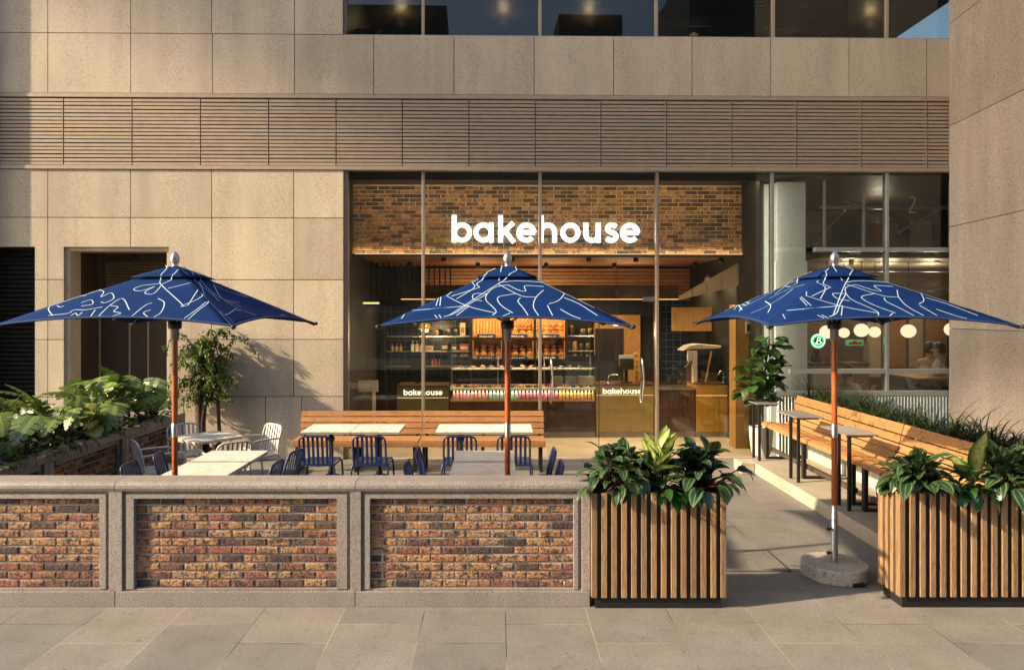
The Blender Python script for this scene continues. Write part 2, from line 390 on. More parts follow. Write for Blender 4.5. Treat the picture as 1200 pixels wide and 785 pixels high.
def emit(name, col, st):
    m = bpy.data.materials.new(name); m.use_nodes = True; nt = m.node_tree; nt.nodes.remove(nt.nodes['Principled BSDF'])
    e = nd(nt, 'Emission', {0: (*col, 1), 1: st}); nt.links.new(e.outputs[0], nt.nodes['Material Output'].inputs[0]); return m
M['sign_glow'] = emit('sign_glow', (1, .96, .88), 1.3)
M['logo_glow'] = emit('logo_glow', (1, .86, .62), .8)
M['globe_glow'] = emit('globe_glow', (1, .74, .46), .62)
M['lamp_glow'] = emit('lamp_glow', (1, .70, .36), 3)
M['led'] = emit('led_strip', (1, .52, .20), .9)
M['green_glow'] = emit('green_glow', (.03, .75, .16), .8)
M['white_glow'] = emit('white_glow', (.8, 1, .85), .9)
M['menu_glow'] = emit('menu_glow', (.08, .30, .12), .5)
def plain(k, col, rough=.6, met=0): M[k] = metal(k, col, rough, met, .12); return M[k]
plain('navy_sign', (.012, .014, .035)); plain('cream', (.62, .54, .42)); plain('cream_panel', (.34, .27, .18)); plain('skin', (.48, .28, .19)); plain('skin_tan', (.38, .22, .15)); plain('hair', (.015, .011, .009))
plain('white_shirt', (.62, .57, .50)); plain('beige_shirt', (.50, .44, .36)); plain('denim', (.03, .04, .07)); plain('greenwall', (.03, .09, .045)); plain('crate_wood', (.40, .20, .075))
plain('bread', (.42, .17, .04)); plain('bread_dark', (.26, .09, .025)); plain('pastry', (.46, .21, .06)); plain('pastry_red', (.32, .08, .03))
plain('bottle_pink', (.70, .30, .27), .3); plain('bottle_mint', (.40, .58, .48), .3); plain('bottle_rose', (.68, .25, .33), .3); plain('bottle_orange', (.75, .45, .12), .3); plain('cap_white', (.75, .70, .62))
plain('jar_dark', (.03, .026, .022), .3); plain('jar_amber', (.30, .16, .05), .3); plain('box_red', (.30, .05, .03)); plain('box_cream', (.5, .42, .3)); plain('tag_blue', (.10, .16, .26)); plain('lampshade', (.55, .28, .07)); plain('navy_box', (.03, .045, .10))
def tiles():
    m, nt, b = new('navy_tile', rough=.25)
    br = nd(nt, 'TexBrick', {'Vector': coords(nt, (1, 1, 1), (R(90), 0, 0)), 'Color1': (.012, .02, .038, 1), 'Color2': (.02, .03, .055, 1), 'Mortar': (.09, .10, .12, 1), 'Scale': 1.0, 'Mortar Size': .006, 'Brick Width': .15, 'Row Height': .15}, offset=0.0)
    setc(nt, b, br.outputs[0]); return m
M['tile'] = tiles()

# ================================================================== STRUCTURE
g = MB(); g.add([(-150, -150, 0), (150, -150, 0), (150, 150, 0), (-150, 150, 0)], [(0, 1, 2, 3)])
tag(g.build('pavement', M['paver']), kind='structure')
SX = 3.56
s = MB()
for y0, y1 in ((7.62, 10.35), (5.78, 7.605)): s.box(SX, 5.2, y0, y1, 0, .15)
s.box(SX - .19, SX - .006, 10.02, 10.35, 0, .15)
tag(s.build('raised_paving', M['concrete'], bev=.006), kind='structure')

# ------------------------------------------------------------------ main building
bl = thing('stone_building', 'stone clad building with bronze louvre band above a glass bakery front', 'building', (0, FY, 0))
Zs = [0, .961, 1.823, 2.726, 3.66, 4.385]; ZL0, ZL1, ZW, ZT = 4.41, 5.505, 6.437, 7.6
GAP = .0055
openA = (-80, 41, 0, 3.219); openB = (74.5, 198, 0, 3.219)
def slabs(mb, pxs, zs, opens=(), d0=0, th=.04):
    for p0, p1 in zip(pxs, pxs[1:]):
        for z0, z1 in zip(zs, zs[1:]):
            rn = random.random()
            rects = [(fu(p0) + GAP, fu(p1) - GAP, z0 + GAP, z1 - GAP)]
            for o in opens:
                u0, u1, a0, a1 = fu(o[0]), fu(o[1]), o[2], o[3]; nr = []
                for (x0, x1, y0, y1) in rects:
                    if u0 >= x1 or u1 <= x0 or a0 >= y1 or a1 <= y0: nr.append((x0, x1, y0, y1)); continue
                    if y1 > a1: nr.append((x0, x1, a1, y1))
                    yb, yt = y0, min(y1, a1)
                    if x0 < u0: nr.append((x0, u0, yb, yt))
                    if x1 > u1: nr.append((u1, x1, yb, yt))
                rects = nr
            for (x0, x1, y0, y1) in rects: mb.box(x0, x1, d0, d0 + th, y0, y1, rnd=rn)
cl = MB(FM)
slabs(cl, [-45, 56, 153, 248, 344, 402.5], Zs[1:], (openA, openB))
slabs(cl, [-45, 56, 153, 215, 311, 353, 402.5], Zs[:2], (openA, openB))
cl.build('stone_cladding', M['stone'], bl); cl = MB(FM)
slabs(cl, [-45, 56, 153, 249, 345, 438, 532, 626, 719, 811, 903, 995, 1086, 1180], [ZL1 + .03, ZW])
slabs(cl, [-45, 56, 153, 248, 345, 402], [ZW, ZT])
cl.build('stone_cladding', M['stone'], bl)
bk = MB(FM)
uA0, uA1, uB0, uB1 = fu(-80), fu(41), fu(74.5), fu(198); uE = fu(402.5); uEND = fu(1180)
bk.box(uA1, uB0, .045, .35, 0, 3.219); bk.box(uB1, uE - .01, .045, .35, 0, 3.219); bk.box(fu(-80), uE - .01, .045, .35, 3.219, ZL0)
bk.box(fu(-80), uEND, .13, .35, ZL0, ZL1); bk.box(fu(-80), uEND, .045, .35, ZL1, ZW - .02); bk.box(fu(-80), fu(402) - .01, .045, .35, ZW - .02, ZT)
bk.build('wall_core', M['joint'], bl)
# stone reveals of the doorway and sill of upper windows
rv = MB(FM)
rv.box(uB0 + .001, uB0 + .07, .041, .34, 0, 3.16); rv.box(uB1 - .05, uB1 - .001, .041, .34, 0, 3.16)
rv.box(uB0 + .001, uB1 - .001, .041, .34, 3.161, 3.217)
rv.build('stone_reveal', M['stone'], bl)
# recessed lobby behind
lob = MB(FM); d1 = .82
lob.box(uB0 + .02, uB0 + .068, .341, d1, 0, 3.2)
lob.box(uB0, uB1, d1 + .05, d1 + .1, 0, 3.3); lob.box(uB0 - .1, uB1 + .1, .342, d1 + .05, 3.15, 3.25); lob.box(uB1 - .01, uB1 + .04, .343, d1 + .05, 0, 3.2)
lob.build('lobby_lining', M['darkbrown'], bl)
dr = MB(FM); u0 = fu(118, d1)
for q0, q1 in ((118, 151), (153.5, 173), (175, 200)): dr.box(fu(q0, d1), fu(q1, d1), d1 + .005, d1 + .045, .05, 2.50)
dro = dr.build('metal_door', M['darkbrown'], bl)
h = MB(FM)
for q in (117, 152.2, 174): h.box(fu(q, d1) - .012, fu(q, d1) + .012, d1 - .012, d1 + .047, .05, 2.54)
h.box(u0, fu(200, d1), d1 - .013, d1 + .048, 2.505, 2.56)
h.build('door_frame', M['louvre'], dro)
lv = MB(FM)
for i in range(9):
    z = 2.62 + i * .05
    lv.add([(fu(124, d1), d1 - .02, z), (fu(200, d1), d1 - .02, z), (fu(200, d1), d1 + .04, z + .042), (fu(124, d1), d1 + .04, z + .042),
            (fu(124, d1), d1 - .02, z + .006), (fu(200, d1), d1 - .02, z + .006), (fu(200, d1), d1 + .04, z + .048), (fu(124, d1), d1 + .04, z + .048)],
           [(0, 1, 2, 3), (7, 6, 5, 4), (0, 4, 5, 1), (1, 5, 6, 2), (2, 6, 7, 3), (3, 7, 4, 0)])
lv.build('vent_grille', M['louvre'], bl)
lp = MB(FM); lp.lathe([(.035, 0), (.05, .02), (.02, .05), (.015, .09)], (fu(157, .5), .5, 3.07), 10); lp.build('ceiling_lamp', M['black'], bl)
# left opening: dark louvred shutter
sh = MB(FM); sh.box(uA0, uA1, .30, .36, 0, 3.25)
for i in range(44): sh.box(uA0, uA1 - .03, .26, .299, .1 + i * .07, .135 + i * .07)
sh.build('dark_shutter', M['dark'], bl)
# left side pier out of frame that shades the edge of the facade
pr = MB(FM); pr.box(fu(-300), fu(-14), -.16, .045, 4.45, 12); pr.box(fu(-300), fu(-14), -.16, .045, 0, 4.449); pr.build('stone_pier', M['stone'], bl)
# louvre band
jx = [-45, 0 - 6, 73.7, 154, 234, 314, 393, 470.6, 548.7, 626.4, 703.4, 780.4, 857, 933, 1009, 1086, 1165]
rail = MB(FM)
rail.box(fu(-45), uEND, -.012, .1, ZL1 - .032, ZL1 + .026); rail.box(fu(-45), uEND, -.02, .12, ZL0 - .02, ZL0 + .035)
rail.build('louvre_rail', M['louvre'], bl)
nb = 18; zt0, zt1 = ZL0 + .045, ZL1 - .04; st = (zt1 - zt0) / nb
for a, b in zip(jx, jx[1:]):
    m = MB(FM); x0, x1 = fu(a) + .017, fu(b) - .0025
    for i in range(nb):
        z = zt0 + st * i + random.uniform(-.002, .002); rn = random.random()
        pf = [(.0, z), (.0, z + .040), (.05, z + st * .92), (.055, z + st * .86), (.010, z + .034), (.010, z)]
        vs = [(x0, y, q) for y, q in pf] + [(x1, y, q) for y, q in pf]; n = 6
        m.add(vs, [list(range(n)), list(range(n, 2 * n))[::-1]] + [(k, n + k, n + (k + 1) % n, (k + 1) % n) for k in range(n)], 0, rn)
    m.box(fu(b) - .002, fu(b) + .002, -.003, .10, zt0 - .02, zt1 + .01)
    m.build('louvre_panel', M['louvre'], bl)
# shopfront glazing: mullions and panes
mull = [404.5, 495.5, 633.5, 771.5, 907, 1042.5, 1150]
D = .10
for i, q in enumerate(mull):
    m = MB(FM); wd = .022 if q > 410 else .035
    m.box(fu(q) - wd, fu(q) + wd, D - .05, D + .06, 0 if q < 900 else .95, ZL0 - .025)
    m.build('mullion', M['champagne'] if q < 900 else M['greyframe'], bl, bev=.004)
def pane(a, b, z0, z1, mat='glass', d=D, parent=bl, name='glass_pane', inset=.024):
    m = MB(FM); m.box(fu(a) + inset, fu(b) - inset, d, d + .012, z0, z1); return m.build(name, M[mat], parent)
for a, b in zip(mull, mull[1:]):
    if a == 633.5: pane(a, b, 2.49, ZL0 - .03)
    elif a > 900: pane(a, b, 3.235, ZL0 - .03); pane(a, b, 1.36, 3.17); pane(a, b, 1.02, 1.29)
    else: pane(a, b, .02, ZL0 - .03)
for (q0, q1, d0, dd1, z0, z1) in ((958, 1150, .04, .05, 3.17, 3.235), (928, 1150, .04, .05, 1.29, 1.36), (907, 1150, .07, .08, .95, 1.02)):
    m = MB(FM); m.box(fu(q0), fu(q1), D - d0, D + dd1, z0, z1); m.build('transom', M['greyframe'], bl)
for q in (966, 1012, 1113):                            # a lighter inner frame behind the upper glass on the right
    m = MB(FM); m.box(fu(q, .3) - .016, fu(q, .3) + .016, .28, .32, 3.24, 4.3); m.build('inner_frame', M['greyframe'], bl)
fl = MB(FM)
for i in range(70):
    u = fu(912) + i * .05
    fl.add([(u, .06, 0), (u + .025, .03, 0), (u + .05, .06, 0), (u, .06, .94), (u + .025, .03, .94), (u + .05, .06, .94)], [(0, 1, 4, 3), (1, 2, 5, 4)])
fl.box(fu(905), fu(1150), .061, .2, 0, .945); fl.build('fluted_panel', M['flute'], bl)
# glass door leaves with bar handles and patch fittings
for (a, b, hx) in ((641.5, 703.5, 646.5), (704.5, 768.5, 753.5)):
    dd = pane(a, b, .02, 2.46, parent=bl, name='glass_door', inset=.004, d=D + .005)
    m = MB(FM)
    for yo in (-.075, .092):
        u = fu(hx)
        m.tube(cr([(u, D + .004 if yo < 0 else D + .02, 1.52), (u, D + yo * .8, 1.47), (u + .02, D + yo, 1.2), (u, D + yo * .8, .90), (u, D + .004 if yo < 0 else D + .02, .84)], 5), .014, 8)
    m.build('door_handle', M['steel'], dd)
    m = MB(FM); q = b if a > 700 else a
    m.box(fu(q) - (.17 if a > 700 else 0), fu(q) + (0 if a > 700 else .17), D - .012, D + .03, 2.40, 2.47); m.build('patch_fitting', M['steel'], dd)
    m = MB(FM); m.box(fu(b) - .008, fu(b) + .001, D - .003, D + .022, .02, 2.46); m.build('edge_seal', M['black'], dd)
# upper windows
wm = [402.5, 495, 633.5, 771, 909.5, 1044, 1150]
for i, q in enumerate(wm):
    m = MB(FM); m.box(fu(q) - .022, fu(q) + .022, .10, .2, ZW + .02, ZT); m.build('mullion', M['louvre'], bl)
for a, b in zip(wm, wm[1:]): pane(a, b, ZW + .02, ZT, 'glass_dark', .14, name='window_pane')
sl = MB(FM); sl.box(fu(402), uEND, .041, .24, ZW - .03, ZW + .018); sl.build('window_sill', M['champagne'], bl)
# upper room shell
ur = MB(FM)
ur.box(fu(402), uEND, .36, 4, ZW - .04, ZW + .01); ur.box(fu(402), uEND, 3.9, 4, ZW, ZT); ur.box(fu(390), fu(402), .14, 4, ZW, ZT); ur.box(fu(402), uEND, .2, 4, ZT, ZT + .1)
ur.build('upper_room', M['darkbrown'], bl)
bd = MB(FM)
for i in range(16): bd.box(fu(772), fu(1012), .5, .515, 6.80 + i * .05, 6.847 + i * .05)
bd.build('window_blind', M['dark'], bl)
rf = MB(FM); rf.box(fu(-300), uEND, -.1, 8, 12, 12.2); rf.box(fu(-80), uEND, .05, .3, ZT + .1, 12)
rf.build('upper_wall', M['stone'], bl)

# ------------------------------------------------------------------ shop shell
SB = 4.4                                           # back wall depth
flo = MB(FM); flo.box(uE - .05, fu(900), .02, SB + .2, -.05, .012); tag(flo.build('shop_floor', M['concrete']), kind='structure')
sh = MB(FM)
sh.box(uE - .1, fu(884, .2), .2, 1.6, 4.367, 4.42); sh.build('soffit', M['darkbrown'], bl)
u0, u1 = uE - .06, fu(884, 1.1)
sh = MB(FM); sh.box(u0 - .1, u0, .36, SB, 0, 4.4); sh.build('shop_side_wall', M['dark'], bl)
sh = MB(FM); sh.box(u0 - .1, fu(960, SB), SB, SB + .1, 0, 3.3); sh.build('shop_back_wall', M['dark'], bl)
for q0, q1, z1 in ((775, 803, 3.0), (440, 553, 2.4)):
    sh = MB(FM); sh.box(fu(q0, SB - .02), fu(q1, SB - .02), SB - .02, SB - .003, .9, z1); sh.build('wall_tiling', M['tile'], bl)
sh = MB(FM); zc = 3.22
n = 26
for i in range(n):
    d = 1.14 + i * .125; sh.box(u0, fu(884, 1.1) + .8, d, d + .095, zc, zc + .03)
sh.build('slatted_ceiling', M['ceilwood'], bl)
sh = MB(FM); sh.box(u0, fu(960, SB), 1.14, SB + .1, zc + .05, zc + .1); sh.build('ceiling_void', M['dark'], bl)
# brick bulkhead carrying the sign
def bricks(mb_b, a0, a1, b0, b1, to3, bl_=.215, bh=.055, jt=.010, depth=.02, seed=1, jit=.004):
    rg = random.Random(seed); row = 0; z = b0 + jt * .5
    while z + bh * .6 < b1:
        zt = min(z + bh, b1 - .002); x = a0 + jt * .5 - (.5 * (bl_ + jt) if row % 2 else 0)
        while x < a1:
            x0 = max(x, a0 + .002); x1 = min(x + bl_ + rg.uniform(-.008, .008), a1 - .002)
            if x1 - x0 > .02:
                o = rg.uniform(0, jit); rn = rg.random(); c = .0075
                j = lambda: rg.uniform(-.0025, .0025)
                fr = [(x0 + c + j(), z + c + j()), (x1 - c + j(), z + c + j()), (x1 - c + j(), zt - c + j()), (x0 + c + j(), zt - c + j())]
                bkq = [(x0, z), (x1, z), (x1, zt), (x0, zt)]
                vs = [to3(p, q, o) for p, q in fr] + [to3(p, q, o + c) for p, q in bkq] + [to3(p, q, depth + .01) for p, q in bkq]
                mb_b.add(vs, [(0, 1, 2, 3), (4, 5, 1, 0), (5, 6, 2, 1), (6, 7, 3, 2), (7, 4, 0, 3), (8, 9, 5, 4), (9, 10, 6, 5), (10, 11, 7, 6), (11, 8, 4, 7)], 0, rn)
            x += bl_ + jt
        z += bh + jt; row += 1
BD = 1.1; zb0, zb1 = 3.205, 4.365
m = MB(FM); bricks(m, u0, u1, zb0, zb1, lambda a, b, o: (a, BD + o, b), .20, .057, .010, .016, 3)
m.box(u0, u1, BD + .012, BD + .1, zb0, zb1, 1); m.build('brick_bulkhead', [M['brick_in'], M['mortar_in']], bl)
m = MB(FM); m.box(u0, u1, BD - .06, BD + .03, zb0 - .05, zb0 - .004); m.build('bulkhead_trim', M['darkbrown'], bl)
m = MB(FM); m.box(u0 + .05, u1 - .05, BD - .045, BD - .022, zb0 - .003, zb0 + .006); m.build('light_strip', M['led'], bl)
def area(name, loc, rot, sx, sy, en, col, parent=None):
    l = bpy.data.lights.new(name, 'AREA'); l.shape = 'RECTANGLE'; l.size = sx; l.size_y = sy; l.energy = en; l.color = col
    o = bpy.data.objects.new(name, l); C.objects.link(o); o.location = loc; o.rotation_euler = rot; return o
WARM = (1, .68, .36)
def spot(name, u, d, z, en, ang=110, col=WARM, r=.05):
    l = bpy.data.lights.new(name, 'SPOT'); l.energy = en; l.spot_size = R(ang); l.spot_blend = .7; l.color = col; l.shadow_soft_size = r
    o = bpy.data.objects.new(name, l); C.objects.link(o); o.location = FM @ Vector((u, d, z)); return o
def pt(name, p, en, col=WARM, r=.05):
    l = bpy.data.lights.new(name, 'POINT'); l.energy = en; l.color = col; l.shadow_soft_size = r
    o = bpy.data.objects.new(name, l); C.objects.link(o); o.location = p; return o
c = FM @ Vector(((u0 + u1) / 2, BD - .04, zb0 + .012)); area('strip_light', c, (R(155), 0, FA), u1 - u0, .03, 7, WARM)
# soft wash on the brick from an area light between glass and bulkhead
c = FM @ Vector(((u0 + u1) / 2, .35, 4.34)); area('cove_light', c, (R(35), 0, FA), u1 - u0 - .3, .06, 22, (1, .72, .42))
m = MB(FM); m.box(u0, u1, .25, .275, 4.285, 4.366); m.build('light_lip', M['darkbrown'], bl)  # trim added to keep the area light above out of sight
# second bulkhead over the counter, turning towards the glass on the right
m = MB(FM); d2 = 2.5
pa = [fu(470, d2), fu(795, d2)]
m.box(pa[0], pa[1], d2, d2 + .5, fz(700, 351, d2), fz(700, 334, d2)); m.build('counter_bulkhead', M['darkbrown'], bl)
e0 = Vector((fu(795, d2), d2)); e1 = Vector((fu(884, .95), .95)); dv = (e1 - e0); L = dv.length; an = math.atan2(dv.y, dv.x)
m = MB(FM @ Matrix.Translation((e0.x, e0.y, 0)) @ Matrix.Rotation(an, 4, 'Z'))
zb = fz(700, 351, d2); zr = fz(884, 330.5, .95)
for i in range(5):
    t0, t1 = i / 5 + .004, (i + 1) / 5 - .004; lo = lambda t: zb + (zr - zb) * t; hi = lambda t: zb + .06 + (zc - .01 - zb - .06) * t  # sloping top edge is a shadow line built into the shape
    vs = [(t * L, y, z) for y in (0, .06) for t, z in ((t0, lo(t0)), (t1, lo(t1)), (t1, hi(t1)), (t0, hi(t0)))]
    m.add(vs, [(0, 1, 2, 3), (7, 6, 5, 4), (0, 4, 5, 1), (1, 5, 6, 2), (2, 6, 7, 3), (3, 7, 4, 0)])
m.build('angled_bulkhead', M['cream_panel'], bl)
m = MB(FM)
for i in range(9): m.box(u0 + .9, fu(884, 4.2), 4.3 - .02 * (i % 2), 4.36, 2.50 + i * .076, 2.50 + i * .076 + .062)
m.build('timber_backing', M['ceilwood'], bl)
for q_ in (560, 650, 740):
    c = FM @ Vector((fu(q_, 3), 3.3, 2.8)); l_ = area('ceiling_wash', c, (R(180), 0, FA), .8, .1, 4, WARM)
m = MB(FM); m.box(pa[0], pa[1], d2 - .015, d2 - .002, zb - .002, zb + .010); m.build('light_strip', M['led'], bl)
# right end of the shop: timber post, pale column, dividing wall
m = MB(FM); m.box(fu(862, .75), fu(883.5, .75), .75, 1.05, 0, 2.36); m.build('timber_post', M['panelwood'], bl)
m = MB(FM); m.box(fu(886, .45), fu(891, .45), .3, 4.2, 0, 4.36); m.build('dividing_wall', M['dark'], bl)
m = MB(FM); m.box(fu(911, .3), fu(944, .3), .3, .75, 0, 4.28); m.box(fu(909, .27), fu(946, .27), .27, .78, 0, 3.04); m.box(fu(894, .5), fu(906, .5), .5, .6, .0, 4.28)
m.build('pale_column', M['palestone'], bl)
# back-of-house doorway and cabinets
m = MB(FM); m.box(fu(697, 4.2), fu(751, 4.2), 4.25, 4.38, .0, fz(720, 369, 4.2)); m.build('timber_partition', M['panelwood'], bl)
m = MB(FM); m.box(fu(698, 4.2), fu(731, 4.2), 4.22, 4.249, 0, fz(720, 385, 4.2)); m.build('dark_doorway', M['dark'], bl)
# mezzanine balustrade and stair seen dimly at the left
m = MB(FM)
for i in range(15): m.box(u0 + .12 + i * .1, u0 + .145 + i * .1, 2.2 + i * .06, 2.225 + i * .06, 2.45, 3.15)
m.box(u0 + .05, u0 + 1.6, 2.15, 2.25, 2.35, 2.46); m.build('mezzanine_railing', M['black'], bl)
m = MB(FM); m.box(fu(412, 2.2), fu(445, 2.2), 2.12, 2.14, 2.39, 2.42); m.build('light_strip', M['led'], bl)

# ------------------------------------------------------------------ other tenant on the right
TD = 4.0; zf = .42
m = MB(FM); tu0, tu1 = fu(948, .3), fu(1185, .3) + 2.5
m.box(fu(946, .8), tu1, .2, TD, zf - .1, zf); m.build('tenant_floor', M['darkbrown'], bl)
m = MB(FM); m.box(fu(892, .8), tu1, TD, TD + .1, 0, 4.4); m.box(fu(884, .2) + .002, tu1, .2, TD, 4.37, 4.42); m.box(tu1, tu1 + .1, .2, TD, 0, 4.4); m.build('tenant_wall', M['darkbrown'], bl)
m = MB(FM); m.box(fu(960, .5), tu1, .45, TD, 3.1, 3.16); m.build('mezzanine_floor', M['darkbrown'], bl)
m = MB(FM); m.box(fu(975, 2), fu(1015, 2), 2, 2.05, 3.2, 4.0); m.build('green_panel', M['greenwall'], bl)
m = MB(FM)
for i, (a, b, z) in enumerate(((958, 1120, 2.95), (1000, 1120, 2.62), (960, 1120, 4.05))): m.box(fu(a, 1.6), fu(b, 1.6), 1.6, 1.66, z, z + .05)
m.build('ceiling_duct', M['greyframe'], bl)
for q0, q1, z0, z1, mt in ((1024, 1040, .9, 2.3, 'cream_panel'), (1046, 1070, 1.1, 2.5, 'ceilwood'), (1074, 1090, 1.1, 2.5, 'cream_panel'), (1094, 1118, .9, 2.4, 'ceilwood'), (1030, 1060, 3.3, 4.1, 'ceilwood'), (1075, 1100, 3.25, 4.15, 'cream_panel')):
    m = MB(FM); m.box(fu(q0, 3.7), fu(q1, 3.7), TD - .06, TD - .01, z0, z1); m.build('wall_panel', M[mt], bl)
for q0, q1, za, zb_2 in ((950, 1010, 3.4, 4.2), (985, 1060, 4.2, 3.9), (1050, 1130, 3.6, 4.2)):
    m = MB(FM); m.tube([(fu(q0, 1.5), 1.5, za), (fu(q1, 1.5), 1.9, zb_2)], .03, 8); m.build('ceiling_pipe', M['greyframe'], bl)
pt('mezzanine_light', FM @ Vector((fu(1030, 2.4), 2.4, 4.0)), 5, (1, .8, .55), .1)
m = MB(FM); m.box(fu(948, 1.9), fu(1018, 1.9), 1.9, 1.93, 2.22, 2.34); m.build('menu_header', M['box_cream'], bl)

# ------------------------------------------------------------------ lights inside
DL = 66
for i, (q, d) in enumerate(((520, 1.5), (600, 1.6), (690, 1.5), (745, 1.6), (845, 1.7), (560, 3.2), (640, 3.2), (720, 3.3), (815, 3.0), (480, 3.0))):
    u = fu(q, d); z = 3.2 if d < 2.4 else 3.15
    m = MB(FM); m.lathe([(.035, 0), (.045, .005), (.045, .09), (.02, .1)], (u, d, 3.115), 12)
    t = tag(m.build('downlight', M['black']), 'small black cylinder downlight under the slatted timber ceiling', 'lamp', 'downlights in the bakery ceiling')
    spot('downlight_beam', u, d, 3.10, DL, 120)

# ================================================================== LETTERING
SW = .232
def arc(cx, cy, r, a0, a1, n=22): return [(cx + r * math.cos(R(a0 + (a1 - a0) * i / n)), cy + r * math.sin(R(a0 + (a1 - a0) * i / n))) for i in range(n + 1)]
RR = .5 - SW / 2
GL = {
 'b': [[(.122, 0), (.122, 1.37)], arc(.52, .5, RR, 0, 360, 36)],
 'a': [[(.90, 0), (.90, 1.0)], arc(.50, .5, RR, 0, 360, 36)],
 'k': [[(.122, 0), (.122, 1.37)], [(.17, .42), (.76, 1.0)], [(.36, .58), (.80, 0)]],
 'e': [[(.16, .5), (.93, .5)], arc(.5, .5, RR, 0, 318, 34)],
 'h': [[(.122, 0), (.122, 1.37)], arc(.46, .54, .338, 180, 0, 18) + [(.798, 0)]],
 'o': [arc(.51, .5, RR, 0, 360, 36)],
 'u': [[(.122, 1.0)] + arc(.44, .43, .318, 180, 360, 18) + [(.758, 1.0)], [(.758, 0), (.758, 1.0)]],
 's': [cr([(.66, .80), (.52, .885), (.33, .87), (.22, .73), (.30, .59), (.46, .52), (.62, .42), (.66, .27), (.54, .13), (.34, .115), (.16, .21)], 5)],
}
ADV = dict(zip(range(9), (0, 1.104, 2.348, 3.278, 4.409, 5.496, 6.67, 7.67, 8.54)))
def ribbon(mb, pts, wd, d0, d1):
    pts = [Vector((p[0], p[1])) for p in pts]; n = len(pts); closed = (pts[0] - pts[-1]).length < 1e-4
    if closed: pts = pts[:-1]; n -= 1
    Ls, Rs = [], []
    for i in range(n):
        a = pts[i - 1] if (closed or i > 0) else pts[i]; b = pts[(i + 1) % n] if (closed or i < n - 1) else pts[i]
        t = (b - a).normalized(); nn = Vector((-t.y, t.x)) * wd / 2; Ls.append(pts[i] + nn); Rs.append(pts[i] - nn)
    vs = [(p.x, d0, p.y) for p in Ls] + [(p.x, d0, p.y) for p in Rs] + [(p.x, d1, p.y) for p in Ls] + [(p.x, d1, p.y) for p in Rs]
    fs = []
    for i in range(n if closed else n - 1):
        j = (i + 1) % n
        fs += [(i, n + i, n + j, j), (i, j, 2 * n + j, 2 * n + i), (n + i, 3 * n + i, 3 * n + j, n + j), (2 * n + i, 2 * n + j, 3 * n + j, 3 * n + i)]
    if not closed: fs += [(0, 2 * n, 3 * n, n), (n - 1, 2 * n - 1, 4 * n - 1, 3 * n - 1)]
    mb.add(vs, fs)
def word(text, Mx, xh, d0, d1, mat, parent):
    for i, ch in enumerate(text):
        mb = MB(Mx)
        for k, stt in enumerate(GL[ch]):
            ribbon(mb, [((ADV[i] + p[0]) * xh, p[1] * xh) for p in stt], SW * xh, d0 - .0006 * k, d1)
        mb.build('letter', mat, parent)
us = fu(529.3, BD - .07); xh = (fu(750, BD - .07) - us) / 9.54; zs = fz(640, 284.2, BD - .07)
sg = thing('shop_sign', 'large glowing white letters reading bakehouse on the brick band over the shop', 'sign', FM @ Vector((us, BD - .07, zs)))
word('bakehouse', FM @ Matrix.Translation((us, 0, zs)), xh, BD - .075, BD - .03, M['sign_glow'], sg)

# ================================================================== COUNTERS
CD = 1.82
def zc_(py, d=CD): return fz(640, py, d)
ztop = zc_(452)
def counter(name, label, a, b, zt, mat_low, mat_up, split, back=.6, word_at=None, d=CD, top=None):
    o = thing(name, label, 'counter', FM @ Vector((fu(a, d), d, 0)))
    m = MB(FM); m.box(fu(a, d) + .002, fu(b, d) - .002, d + .03, d + back, .012, .115); m.build('plinth', M['concrete'], o)
    m = MB(FM); m.box(fu(a, d) + .003, fu(b, d) - .003, d, d + back, .116, split); m.build('front_panel', M[mat_low], o)
    if mat_up:
        m = MB(FM); m.box(fu(a, d) + .003, fu(b, d) - .003, d - .004, d + back, split + .008, zt); m.build('upper_panel', M[mat_up], o)
        m = MB(FM); m.box(fu(a, d) + .01, fu(b, d) - .01, d + .002, d + .03, split + .0005, split + .0075); m.build('light_strip', M['led'], o)
    m = MB(FM); m.box(fu(a, d) - .0, fu(b, d), d - .01, d + back + .02, zt + .001, zt + .028); m.build('counter_top', M[top or 'marble_dark'], o)
    if word_at:
        px0, px1, py = word_at; ua = fu(px0, d - .02); x_h = (fu(px1, d - .02) - ua) / 9.54
        word('bakehouse', FM @ Matrix.Translation((ua, 0, fz(px0, py, d - .02))), x_h, d - .02, d - .0045, M['logo_glow'], o)
    return o
counter('service_counter', 'olive brass counter with glowing bakehouse lettering left of pastry display', 465, 526, zc_(453), 'brass_olive', 'brass_olive', zc_(466), word_at=(473, 518.5, 463))
counter('service_counter', 'pale brass till counter with glowing bakehouse lettering right of pastry display', 698.5, 771, zc_(452), 'brass', 'brass', zc_(463.5), word_at=(706.5, 752, 461.6))
counter('service_counter', 'brown stone fronted counter with steel edge beside the gold counter', 771.5, 815, zc_(457), 'marble_dark', None, zc_(457), top='steel')
counter('service_counter', 'gold brass coffee counter under the espresso machine', 815.5, 862, zc_(451), 'brass_gold', 'brass_gold', zc_(464))
